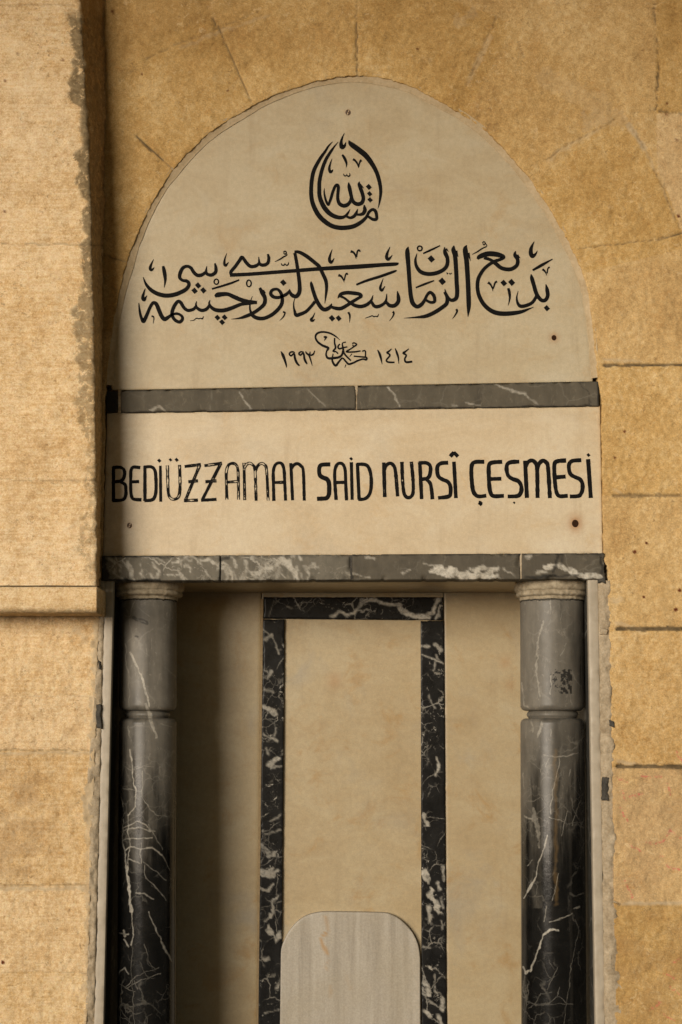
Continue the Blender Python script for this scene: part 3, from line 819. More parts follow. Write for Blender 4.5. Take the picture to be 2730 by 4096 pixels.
# ------------------------------------------------------------------ arched plaque
YS = 0.0
a0 = catmull(ARCH, 14)
cc = np.array([808 * Q, 900 * Q])
ains = a0 - (a0 - cc) / np.linalg.norm(a0 - cc, axis=1)[:, None] * 16
a_pl = np.vstack([ains, [[1362 * Q, 876 * Q]], np.stack([np.linspace(1362, 258, 60) * Q, (np.linspace(877, 897, 60)) * Q], -1)])
plq = thing('arched_plaque', at(1407, 1545, YS), 'arched cream marble plaque with black calligraphy above the upper grey band', 'plaque')
def grime_shade_arch(X, Y):
    d, _ = seg_dist(X, Y, a0[::3])
    g = .35 * np.clip(1 - d / 40, 0, 1) + .5 * np.clip(1 - (X - 430) / 110, 0, 1) * np.clip((Y - 900) / 300, 0, 1)  # edge dirt; the left term paints the springer's shadow
    return np.clip(g, 0, 1) * .55
def holes(pts):
    def f(X, Y):
        r = 0 * X
        for x, y, q, s in pts:
            d = np.hypot(X - x, (Y - y) * .85)
            r = np.maximum(r, s * np.exp(-(d / q) ** 2))
        return r
    return f
outline_slab('slab', a_pl, YS, .06, M_CREAMA, plq, .003, {'grime_shade': grime_shade_arch, 'rust': holes([(2217, 1350, 16, .7), (1393, 450, 10, .4)])})
dirn = (a0 - cc) / np.linalg.norm(a0 - cc, axis=1)[:, None]
la = np.arange(len(a0)) * 1.0
wi = 23 + 4 * fbm(la / 16, la * 0, 17) + 1.5 * fbm(la / 4, la * 0, 18)
tr = np.linspace(0, 1, 12)
rimX = a0[:, None] + dirn[:, None] * (10 - (10 + wi[:, None]) * tr[None])[..., None]
mm = at(rimX[..., 0], rimX[..., 1], -.002)
mm[..., 1] = -.0092 + .0076 * np.clip(tr[None] * 1.15, 0, 1) ** .8 + .0007 * fbm(rimX[..., 0] / 22, rimX[..., 1] / 22, 19)
mm = np.concatenate([mm, mm[:, -1:] + np.array([0, .006, 0])], 1)
mm = mm.transpose(1, 0, 2)
mesh_obj('mortar_rim', mm, grid_faces(len(mm), len(a0)), M_RIM, plq)
slab(at(395, 1490, .046), at(2440, 1490, .046), at(2440, 2300, .046), at(395, 2300, .046), .046, .20, 'bedding_mortar', M_RIM, wall, 16, .002, 0)
ink = Ink(); cal(ink, E_ST, 1200, 500, 400 / 1568, E_DOT); ink.build('emblem_calligraphy', plq)
ink = Ink(); cal(ink, A_ST, 520, 940, 580 / 1568, A_DOT, A_RING, 1.06); cal(ink, B_ST, 1000, 940, 640 / 1568, B_DOT, (), 1.06); cal(ink, C_ST, 1600, 940, 660 / 1568, C_DOT, C_RING, 1.06)
ink.build('main_calligraphy', plq)
ink = Ink(); cal(ink, D_L, 1080, 1300, 620 / 1568, grow=1.1); ink.build('date_numerals', plq)
ink = Ink(); cal(ink, D_S, 1080, 1300, 620 / 1568, grow=1.2); ink.build('signature', plq)
ink = Ink(); cal(ink, D_R, 1080, 1300, 620 / 1568, grow=1.1); ink.build('date_numerals', plq)

def screw(px, py, r, parent, Y=0.0, hole=False, ang=1.2):
    a = np.linspace(0, 2 * np.pi, 24, endpoint=False)
    c = at(px, py, Y)
    V, F = [], []
    prof = [(1.15, .002), (1.1, -.0006), (.8, -.0014), (.35, -.0016)] if not hole else [(1.2, .002), (1.1, -.0005), (.8, -.0009), (.5, -.0006)]
    for k, yy in prof:
        for t in a:
            p = c + np.array([math.cos(t) * r * .0006 * k, yy, math.sin(t) * r * .0006 * k * 1.15])
            s = abs(-math.sin(ang) * math.cos(t) * k + math.cos(ang) * math.sin(t) * k)
            if s < .22 and not hole and k < 1: p[1] += .0022
            V.append(p)
    n = len(a)
    for i in range(len(prof) - 1):
        for j in range(n):
            F.append([i * n + j, (i + 1) * n + j, (i + 1) * n + (j + 1) % n, i * n + (j + 1) % n])
    F.append([(len(prof) - 1) * n + j for j in range(n)])
    o = mesh_obj('screw', np.array(V), F, M_BOLT if hole else M_STEEL, parent, None, False)
    return o
screw(1393, 450, 10, plq)
screw(2217, 1351, 9, plq, hole=True)

# ------------------------------------------------------------------ marble bands
def veins_f(lines, soft=3.0):
    return lambda X, Y: lines_attr(X, Y, lines, soft)
def const(v): return lambda X, Y: 0 * X + v

def band_piece(x0, x1, tl, tr, bl, br, Yf, parent, mat, seed, at_, chip=.006, X0=None, X1=None, name='slab'):
    # tl.. are the y values (photo px) along the band at x0 / x1
    return slab(at(x0, tl, Yf), at(x1, tr, Yf), at(x1, br, Yf), at(x0, bl, Yf), Yf, .05, name, mat, parent, 6, .0025, chip, at_, seed)

b1 = thing('marble_band', at(1407, 1640, -.01), 'thin plain grey marble band between the arched plaque and the lettered panel', 'marble band', 'grey marble bands across the fountain')
def lerp(a, b, t): return a + (b - a) * t
def by1(x): return lerp(1563, 1525, (x - 430) / 1965), lerp(1652, 1624, (x - 430) / 1965)
vein1 = [([(958, 1570), (985, 1610), (1005, 1635)], 5, .5, 3), ([(600, 1642), (640, 1625), (665, 1650)], 7, .5, 5), ([(1232, 1555), (1270, 1600), (1300, 1625)], 4, .3, 3),
         ([(1545, 1545), (1580, 1580), (1598, 1630)], 6, .55, 4), ([(1985, 1535), (2040, 1560), (2100, 1575)], 9, .5, 4), ([(2100, 1575), (2150, 1615)], 6, .4, 4),
         ([(1860, 1608), (1925, 1622)], 5, .6, 3), ([(1810, 1622), (1830, 1624)], 5, .6, 3), ([(850, 1560), (840, 1640)], 3, .15, 3)]
dark1 = [([(430, 1566), (1420, 1543)], 5, .5, 4), ([(430, 1652), (1420, 1636)], 6, .8, 3), ([(1430, 1545), (2400, 1524)], 6, .7, 3), ([(1430, 1638), (2395, 1623)], 6, .8, 3), ([(2320, 1530), (2355, 1580), (2360, 1620)], 4, .6, 6), ([(2393, 1530), (2394, 1620)], 7, .8, 2)]
for s_, (x0, x1) in enumerate([(426, 472), (484, 1423), (1430, 2397)]):
    t0, q0 = by1(x0); t1, q1 = by1(x1)
    at_ = {'vein': veins_f(vein1), 'black': veins_f(dark1, 4) if s_ else const(.85), 'bloom': const(.75), 'ochre': const(0)}
    band_piece(x0, x1, t0, t1, q0, q1, -.008, b1, M_GREY, 3 + s_, at_, .004)
mj = [slab(at(x - 6, a - 2, -.003), at(x + 7, a - 2, -.003), at(x + 7, b + 1, -.003), at(x - 6, b + 1, -.003), -.004, .04, 'mortar_joint', M_MORTAR, b1, 6, .002, .003, None, 8)
      for x, a, b in [(478, by1(478)[0], by1(478)[1]), (1426, by1(1426)[0], by1(1426)[1])]]

YB2 = -.016
b2 = thing('marble_band', at(1407, 2320, -.01), 'mottled grey marble band with white veins between the lettered panel and the niche', 'marble band', 'grey marble bands across the fountain')
def by2(x): return lerp(2223, 2212, (x - 408) / 2010), lerp(2323, 2316, (x - 408) / 2010)
vein2 = []
r_ = random.Random(5)
for i in range(46):     # dense pale veining of the two left pieces
    x = r_.uniform(440, 1240); y = r_.uniform(2225, 2315); L_ = r_.uniform(25, 95); an = r_.uniform(-.6, .6) if r_.random() < .6 else r_.uniform(.8, 1.5)
    vein2.append(([(x, y), (x + L_ * .5 * math.cos(an), y + L_ * .5 * math.sin(an)), (x + L_ * math.cos(an + .3), y + L_ * math.sin(an + .3))], r_.uniform(4, 13), r_.uniform(.35, .8), 8))
vein2 += [([(1130, 2235), (1160, 2270), (1190, 2318)], 22, .85, 7), ([(1020, 2300), (1080, 2270), (1150, 2240)], 16, .7, 8), ([(1740, 2280), (1800, 2290), (1880, 2305), (1960, 2300)], 34, .95, 7), ([(1880, 2275), (1990, 2272)], 16, .85, 6),
          ([(1950, 2300), (2000, 2312)], 18, .8, 6), ([(2180, 2272), (2230, 2262), (2300, 2285), (2320, 2298)], 20, .95, 6), ([(2335, 2300), (2400, 2308)], 24, .85, 6), ([(2105, 2230), (2125, 2222)], 16, .6, 5),
          ([(1380, 2290), (1420, 2300), (1480, 2312)], 6, .5, 5), ([(1610, 2295), (1640, 2280)], 10, .6, 5), ([(2150, 2292), (2180, 2290)], 12, .6, 5), ([(1700, 2250), (1770, 2265)], 6, .5, 6), ([(2020, 2280), (2060, 2305)], 6, .6, 5), ([(1460, 2230), (1500, 2235)], 10, .5, 6)]
dark2 = [([(410, 2226), (700, 2226)], 8, .85, 5), ([(410, 2224), (425, 2320)], 24, .85, 6), ([(430, 2322), (640, 2318)], 9, .9, 4), ([(680, 2326), (1400, 2322)], 5, .8, 3), ([(1400, 2218), (2420, 2213)], 7, .8, 3), ([(2095, 2312), (2310, 2300)], 9, .8, 5),
         ([(2235, 2216), (2215, 2285)], 10, .7, 4), ([(2250, 2216), (2245, 2260)], 6, .6, 4), ([(885, 2240), (878, 2320)], 6, .85, 3), ([(2405, 2216), (2412, 2290)], 10, .7, 5), ([(2080, 2220), (2084, 2310)], 8, .8, 3), ([(1402, 2225), (1410, 2318)], 5, .8, 3), ([(880, 2232), (920, 2228)], 12, .7, 5), ([(1100, 2222), (1400, 2220)], 6, .4, 5)]
for s_, (x0, x1) in enumerate([(408, 880), (884, 1405), (1410, 2083), (2087, 2419)]):
    t0, q0 = by2(x0); t1, q1 = by2(x1)
    at_ = {'vein': veins_f(vein2, 4), 'black': veins_f(dark2, 4), 'bloom': const(.8 if s_ < 2 else .5), 'ochre': const(0)}
    band_piece(x0, x1, t0, t1, q0, q1, YB2, b2, M_GREYV if s_ < 2 else M_GREY, 13 + s_, at_, .006)
slab(at(1402, 2220, -.01), at(1413, 2220, -.01), at(1413, 2320, -.01), at(1402, 2320, -.01), YB2 + .003, .04, 'mortar_joint', M_DARK, b2, 6, .002, 0)
slab(at(2080, 2217, -.01), at(2090, 2217, -.01), at(2090, 2317, -.01), at(2080, 2317, -.01), YB2 + .0015, .04, 'mortar_joint', M_MORTAR, b2, 6, .002, 0)

# ------------------------------------------------------------------ lettered panel
pan = thing('lettered_plaque', at(1407, 2215, YS), 'wide cream marble panel with black capital letters between the two grey bands', 'plaque')
def grime_shade_pan(X, Y):
    return np.clip(.6 * np.clip(1 - (X - 430) / 130, 0, 1) + .25 * np.clip(1 - np.abs(Y - 1660) / 30, 0, 1), 0, 1) * .6  # left term is the springer's shadow painted in, the other is edge dirt
slab(at(428, by1(428)[1] - 2, YS), at(2402, by1(2402)[1] - 2, YS), at(2412, by2(2412)[0] + 3, YS), at(412, by2(412)[0] + 3, YS), YS, .06, 'slab', M_CREAM, pan, 8, .0025, .002,
     {'grime_shade': grime_shade_pan, 'rust': holes([(2302, 2094, 26, .9), (2296, 2060, 18, .25), (519, 2102, 10, .5)])}, 4)

def word(letters, ox, oy, k, w, parent):
    ink = Ink()
    for wear, ww, strokes, dots in letters:
        for st in strokes:
            P = np.array([(ox + x * k, oy + y * k) for x, y in st])
            if len(P) == 2:
                q = np.linspace(0, 1, 14)[:, None]; P2 = P[0] * (1 - q) + P[1] * q
            else:
                P2 = catmull(P, 3.0)
            wd = ww * 1.28 * k * (1 + .10 * fbm(P2[:, 0] / 14, P2[:, 1] / 14, 3))
            ink.ribbon(np.column_stack([P2, wd]), wear)
        for x, y, r in dots:
            ink.diamond(ox + x * k, oy + y * k, r * k, wear * .6)
    return ink

FW = 16
W1 = [(.25, FW, [[(115,594),(115,808)],[(110,600),(155,598),(180,615),(182,650),(165,680),(122,688)],[(160,688),(186,705),(191,735),(190,770),(172,798),(108,803)]], []),
 (.25, FW, [[(280,600),(240,597),(224,612),(221,650),(221,735),(226,775),(240,794),(287,798)],[(222,688),(272,686)]], []),
 (.42, FW, [[(308,590),(308,806)],[(302,597),(345,595),(368,615),(375,660),(376,740),(366,785),(345,800),(305,803)]], []),
 (.55, 14, [[(403,588),(405,810)]], [(396,557,13)]),
 (.80, 15, [[(446,586),(449,700),(454,765),(472,792),(500,792),(519,768),(524,700),(521,583)]], [(465,552,11),(503,552,13)]),
 (.76, 15, [[(552,593),(652,581)],[(645,585),(558,798)],[(548,803),(634,800)],[(575,687),(634,681)]], []),
 (.72, 15, [[(674,588),(782,573)],[(772,580),(662,795)],[(653,801),(748,795)],[(680,687),(748,681)]], []),
 (.80, 14, [[(812,797),(809,690),(809,625),(822,585),(845,574),(868,582),(880,615),(883,700),(884,797)],[(812,690),(880,685)]], []),
 (.80, 14, [[(922,800),(917,570)],[(919,605),(932,582),(952,573),(972,585),(985,620),(992,804)],[(986,625),(1000,592),(1022,575),(1042,582),(1056,615),(1066,803)]], []),
 (.62, 15, [[(1101,805),(1098,690),(1098,620),(1110,583),(1130,571),(1150,577),(1163,612),(1168,700),(1173,803)],[(1100,692),(1166,690)]], []),
 (.55, 15, [[(1216,801),(1205,572)],[(1208,608),(1224,584),(1246,576),(1268,590),(1282,625),(1288,803)]], [])]
W2_ = [(.18, 21, [[(1448,580),(1400,582),(1384,592),(1379,618),(1385,648),(1405,662),(1428,672),(1440,698),(1440,760),(1428,785),(1410,790),(1366,792)]], []),
 (.42, 16, [[(1484,799),(1476,690),(1476,620),(1488,584),(1506,573),(1526,581),(1539,615),(1543,700),(1548,802)],[(1480,692),(1542,690)]], [])]
W2b = [(.60, 15, [[(9,545),(14,768)]], [(8,525,11)]),
 (.45, 16, [[(45,552),(55,767)],[(40,558),(80,558),(105,568),(120,600),(127,650),(124,710),(110,745),(85,763),(50,765)]], [])]
W3 = [(.66, 17, [[(201,547),(207,752)],[(203,595),(214,566),(236,552),(256,562),(270,600),(283,748)]], []),
 (.66, 16, [[(308,543),(312,650),(320,725),(336,752),(358,752),(374,725),(374,650),(364,542)]], []),
 (.35, 17, [[(414,546),(425,764)],[(408,551),(450,549),(474,565),(477,600),(464,636),(422,648)],[(450,645),(474,668),(483,705),(489,765)]], []),
 (.30, 18, [[(582,548),(540,552),(520,568),(517,598),(525,630),(550,648),(578,660),(594,685),(596,725),(584,748),(522,757)]], []),
 (.30, 18, [[(616,542),(628,758)],[(594,512),(617,486)],[(615,486),(640,512)]], [])]
W4 = [(.6, 19, [[(796,543),(745,544),(724,558),(719,600),(722,660),(730,715),(748,742),(770,748),(808,743)],[(762,784),(775,788),(766,798)]], []),
 (.25, 19, [[(902,543),(845,547),(824,562),(822,610),(825,680),(833,726),(852,746),(912,744)],[(828,645),(897,643)]], []),
 (.12, 19, [[(1003,542),(955,545),(932,558),(928,590),(938,626),(965,645),(996,657),(1013,682),(1015,715),(1002,740),(980,747),(934,748)]], [(973,785,8)]),
 (.10, 19, [[(1048,757),(1037,536)],[(1041,572),(1054,546),(1076,535),(1097,548),(1108,585),(1111,757)],[(1107,590),(1120,555),(1140,537),(1160,545),(1173,580),(1184,758)]], []),
 (.10, 19, [[(1280,535),(1232,539),(1212,553),(1210,600),(1215,675),(1224,726),(1242,746),(1290,744)],[(1216,635),(1277,630)]], []),
 (.10, 19, [[(1370,533),(1320,537),(1300,552),(1296,580),(1306,616),(1335,634),(1362,647),(1376,672),(1376,710),(1362,740),(1340,747),(1302,748)]], []),
 (.10, 19, [[(1410,527),(1426,757)]], [(1412,503,12)])]
kF, kG = 1020 / 1568, 1060 / 1568
word(W1, 380, 1480, kF, 1, pan).build('lettering', pan)
ink = word(W2_, 380, 1480, kF, 1, pan)
ink2 = word(W2b, 1400, 1480, kG, 1, pan)
o_ = len(ink.V); ink.V += ink2.V; ink.w += ink2.w; ink.c += ink2.c; ink.F += [[i + o_ for i in f] for f in ink2.F]
ink.build('lettering', pan)
word(W3, 1400, 1480, kG, 1, pan).build('lettering', pan)
word(W4, 1400, 1480, kG, 1, pan).build('lettering', pan)
screw(519, 2102, 9, pan)
screw(2302, 2094, 12, pan, hole=True)

# ------------------------------------------------------------------ niche lining
YN = 0.40                                # back of the niche
niche = thing('niche', at(1400, 4096, YN) * np.array([1, 1, 0]), 'recessed niche lined with cream marble between the two marble columns', 'niche')
slab(at(425, 2305, .04), at(2400, 2302, .04), at(2400, 2321, .04), at(425, 2321, .04), .046, YN + .08, 'soffit', M_CREAM2, niche, 12, .002, 0,
            {'grime_shade': const(.35), 'rust': const(0)})

def vert_piece(name, xl_t, xr_t, xl_b, xr_b, y_t, y_b, Yf, Yb, mat, label=None, cat=None, group=None, parent=None, attr=None, step=7, bevel=.002, chip=0., zb=0.0, seed=1):
    TL, TR, BL, BR = at(xl_t, y_t, Yf), at(xr_t, y_t, Yf), at(xl_b, y_b, Yf), at(xr_b, y_b, Yf)
    BL, BR = ext_down(TL, BL, zb), ext_down(TR, BR, zb)
    o = slab(TL, TR, BR, BL, Yf, Yb, name, mat, parent, step, bevel, chip, attr, seed)
    if label: props(o, label, cat, group)
    return o

nil = {'grime_shade': const(0.0), 'rust': const(0.0)}
# side linings of the niche, their front edges are the white strips either side
vert_piece('marble_jamb', 420, 456, 377, 415, 2322, 4096, -.006, .014, M_WHITE, 'narrow white marble edge of the niche lining left of the left column', 'jamb', 'white marble edges of the niche', chip=.002, step=9)
vert_piece('marble_jamb', 2352, 2393, 2383, 2421, 2318, 4096, -.006, .014, M_WHITE, 'narrow white marble edge of the niche lining right of the right column', 'jamb', 'white marble edges of the niche', chip=.002, step=9)
M_SIDE = mat_marble('dark side lining', (.030, .029, .025), (.07, .065, .055), 1.2, .2, .0, .35, .2, .12)
sd_ = {'black': const(0), 'bloom': const(.3), 'ochre': const(0), 'vein': const(0)}
vert_piece('side_panel', 417, 453, 374, 412, 2322, 4096, .0145, YN + .06, M_SIDE, parent=niche, attr=sd_, step=14)
vert_piece('side_panel', 2355, 2396, 2386, 2424, 2318, 4096, .0145, YN + .06, M_SIDE, parent=niche, attr=sd_, step=14)
# broken mortar packed between lining and wall
def plaster(xs, side, label, bits):
    ys = np.arange(2322, 4100, 7.0)
    inn = np.interp(ys, [2322, 4096], xs[0]); out = np.interp(ys, xs[2], xs[1]) + 2.5 * fbm(ys / 75, ys * 0, 33 + side) + 1.6 * fbm(ys / 14, ys * 0, 35 + side)
    t = np.linspace(0, 1, 9)
    X = inn[:, None] * (1 - t) + out[:, None] * t
    Yp = np.repeat(ys[:, None], 9, 1)
    P = at(X, Yp, -.0112)
    P[..., 1] += (.0045 if side else .0) * t[None] ** 5 + .0048 * (1 - t[None]) ** 4
    P[..., 1] += .0035 * fbm(X / 20, Yp / 26, 36 + side) + .004 * np.clip(fbm(X / 30, Yp / 60, 38 + side) - .1, 0, 1)
    a = P[:, :1].copy(); a[..., 1] = .03
    b = P[:, -1:].copy(); b[..., 1] = .03
    P = np.concatenate([a, P, b], 1)
    z0 = P[-1:].copy(); z0[..., 2] = 0
    P = np.concatenate([P, z0], 0)
    m, n_ = P.shape[:2]
    o = mesh_obj('mortar_fillet', P, grid_faces(m, n_, flip=(xs[0][0] > 1400) is False), M_MORTAR)
    props(o, label, 'mortar', 'mortar beside the niche edges')
    for (x0, y0, x1, y1, mt, nm) in bits:
        slab(at(x0, y0, -.014), at(x1, y0 + 4, -.014), at(x1 + 1, y1, -.014), at(x0, y1 - 3, -.014), -.0155, 0.0, nm, mt, o, 4, .002, .003, None, int(x0 + y0), None,
             lambda P: P + .0016 * np.stack([fbm(P[..., 2] * 70, P[..., 0] * 0, 3), 0 * P[..., 0], fbm(P[..., 0] * 110, P[..., 2] * 20, 5)], -1))
plaster([[420, 377], [402, 398, 370, 352, 352, 362, 356, 344], [2322, 2500, 2900, 3130, 3230, 3270, 3500, 4096]], 0, 'crumbling lime mortar strip with dark gaps beside the left white edge', [(385, 2816, 405, 2915, M_DARK, 'dark_fragment'), (393, 2640, 402, 2680, M_DARK, 'dark_fragment')])
plaster([[2394, 2421], [2446, 2448, 2458, 2463, 2476, 2500, 2482], [2322, 2600, 2950, 3200, 3850, 3960, 4096]], 1, 'flaking lime mortar strip with dark fragments beside the right white edge', [(2409, 3108, 2436, 3205, M_DARK, 'dark_fragment'), (2394, 2288, 2422, 2334, M_DARK, 'dark_fragment'), (2437, 2880, 2456, 2908, M_DARK, 'dark_fragment'), (2400, 2512, 2428, 2540, M_MORTAR, 'loose_fragment')])

# back of the niche
def top_shade(X, Y): return np.clip(1 - (Y - 2385) / 60, 0, 1) * .3  # soffit shadow painted into the tops of the panels
vert_piece('back_panel', 440, 1046, 420, 1029, 2330, 4096, YN, YN + .05, M_CREAM2, parent=niche, attr={'grime_shade': top_shade, 'rust': const(0)}, step=12)
vert_piece('back_panel', 1776, 2330, 1789, 2352, 2330, 4096, YN, YN + .05, M_CREAM2, parent=niche, attr={'grime_shade': top_shade, 'rust': holes([(2022, 2650, 22, .28), (2040, 2740, 18, .2)])}, step=10)
vert_piece('back_panel', 1048, 1774, 1031, 1787, 2330, 4096, YN + .004, YN + .05, M_CREAM2, parent=niche, attr={'grime_shade': const(0), 'rust': holes([(1340, 2722, 28, .35)])}, step=10)
# black frame
fr = bpy.data.objects.new('marble_frame', None); COL.objects.link(fr); fr.parent = niche; fr.empty_display_size = .05
YFm = YN - .008
def pv(lines): return veins_f(lines, 5)
kf = .5867; fx = lambda x: 980 + x * kf; fy = lambda y: 2250 + y * kf; gy = lambda y: 3250 + y * kf
def L(pts, w, s=.8, wob=6, f=fy): return ([(fx(x), f(y)) for x, y in pts], w * kf, s, wob)
topv = [L([(580, 375), (645, 335), (700, 365), (740, 345), (800, 260)], 20, .75), L([(790, 255), (880, 262), (980, 290), (1060, 300)], 24, .75), L([(1050, 305), (1100, 345), (1180, 370), (1250, 370)], 30, .8), L([(1240, 375), (1290, 330), (1320, 250)], 26, .85), L([(1300, 380), (1340, 300)], 14, .8), L([(160, 370), (205, 260)], 5, .3, 3), L([(290, 300), (320, 312)], 8, .35, 3), L([(430, 330), (500, 250)], 4, .2)]
lv = [L([(125, 455), (180, 500), (235, 620)], 9, .55), L([(145, 520), (180, 500)], 22, .6), L([(180, 740), (165, 780)], 14, .5), L([(130, 860), (190, 890)], 18, .45), L([(135, 990), (200, 1025)], 30, .75), L([(130, 1165), (180, 1195), (220, 1220)], 14, .6), L([(215, 1130), (190, 1200), (150, 1225)], 10, .5), L([(150, 1260), (160, 1310)], 18, .5), L([(165, 1380), (225, 1335)], 30, .7), L([(240, 1390), (180, 1400)], 14, .5),
      L([(110, 230), (150, 290), (210, 270)], 40, .45, 14, gy), L([(110, 395), (180, 420), (215, 390)], 40, .6, 12, gy), L([(110, 520), (170, 530), (200, 490)], 20, .6, 10, gy), L([(250, 560), (200, 600), (190, 680), (130, 740)], 20, .6, 12, gy), L([(170, 800), (210, 860), (245, 830)], 34, .65, 12, gy), L([(125, 990), (170, 985)], 24, .5, 10, gy), L([(150, 1110), (200, 1100)], 16, .4, 10, gy), L([(220, 1190), (235, 1165)], 16, .5, 6, gy), L([(140, 1360), (235, 1345)], 10, .5, 6, gy), L([(180, 60), (240, 20)], 10, .5, 6, gy), L([(130, 150), (240, 130)], 14, .4, 10, gy)]
rv = [L([(1210, 565), (1260, 570)], 10, .6), L([(1290, 550), (1345, 600)], 24, .5), L([(1210, 625), (1290, 665), (1350, 690)], 9, .7), L([(1300, 630), (1350, 690)], 10, .6), L([(1300, 670), (1290, 730)], 9, .6), L([(1250, 910), (1305, 990)], 9, .5), L([(1250, 1240), (1245, 1360)], 4, .3), L([(1310, 1330), (1325, 1400), (1300, 1449)], 14, .7),
      L([(1225, 20), (1240, 90)], 26, .75, 8, gy), L([(1220, 405), (1240, 470)], 36, .8, 8, gy), L([(1350, 370), (1350, 460)], 20, .6, 8, gy), L([(1265, 530), (1300, 610), (1330, 690)], 40, .8, 12, gy), L([(1260, 640), (1260, 740)], 24, .7, 8, gy), L([(1310, 490), (1330, 530)], 18, .6, 8, gy), L([(1345, 580), (1355, 650)], 14, .5, 6, gy), L([(1330, 740), (1350, 800)], 8, .6, 5, gy), L([(1220, 910), (1260, 920)], 10, .5, 5, gy), L([(1220, 1050), (1330, 1090)], 8, .45, 12, gy), L([(1230, 1160), (1250, 1230)], 46, .7, 8, gy), L([(1300, 1100), (1290, 1200), (1330, 1250)], 8, .55, 8, gy), L([(1345, 1270), (1345, 1340)], 34, .85, 6, gy), L([(1235, 1350), (1260, 1390)], 34, .7, 8, gy), L([(1320, 1390), (1340, 1440)], 20, .7, 8, gy), L([(1230, 1260), (1300, 1310)], 10, .5, 8, gy)]
za = {'black': const(0), 'bloom': const(0), 'ochre': const(0)}
vert_piece('frame_strip', 1053, 1139, 1034, 1126, 2477, 4096, YFm, YN + .03, M_FRAME, parent=fr, attr={**za, 'vein': pv(lv)}, chip=.002, step=5, seed=21)
vert_piece('frame_strip', 1684, 1776, 1688, 1787, 2483, 4096, YFm, YN + .03, M_FRAME, parent=fr, attr={**za, 'vein': pv(rv)}, chip=.002, step=5, seed=22)
slab(at(1056, 2388, YFm), at(1775, 2388, YFm), at(1775, 2481, YFm), at(1053, 2474, YFm), YFm, YN + .03, 'frame_strip', M_FRAME, fr, 5, .0035, .002, {**za, 'vein': pv(topv)}, 23)
vert_piece('mortar_joint', 1042, 1056, 1026, 1038, 2395, 4096, YN - .003, YN + .02, mat_plain('ochre pointing', (.24, .17, .09), (.38, .28, .16), 60), parent=fr, step=10)
# arched foot slab
sl = [(fx(x), gy(y)) for x, y in [(246, 960), (250, 920), (268, 870), (300, 810), (345, 755), (400, 712), (455, 690), (520, 678), (620, 676), (750, 678), (850, 680), (950, 683), (1000, 695), (1050, 722), (1100, 765), (1145, 820), (1175, 880), (1190, 940), (1196, 1000)]]
slc = catmull(sl, 14)
full = np.vstack([slc, [[fx(1198), 4096], [fx(1202), 4700]], [[fx(232), 4700], [fx(240), 4096]]])
Lf = np.concatenate([[0], np.cumsum(np.hypot(*np.diff(np.vstack([full, full[:1]]), axis=0).T))])
tq = np.arange(0, Lf[-1], 14.0); ff = np.vstack([full, full[:1]])
full = np.stack([np.interp(tq, Lf, ff[:, 0]), np.interp(tq, Lf, ff[:, 1])], -1)
ochl = [L([(540, 700), (552, 770), (560, 800), (535, 840)], 14, .95, 3, gy), L([(525, 870), (545, 930), (560, 960)], 18, .85, 4, gy), L([(572, 1000), (555, 1070)], 10, .45, 4, gy), L([(590, 1180), (580, 1260)], 18, .3, 6, gy), L([(700, 1100), (720, 1200)], 30, .12, 12, gy)]
o = outline_slab('arched_slab', full, YN - .014, YN + .02, M_SLAB, None, .002, {'ochre': veins_f(ochl, 6)})
props(o, 'streaked whitish marble slab with rounded top corners low in the niche', 'slab')

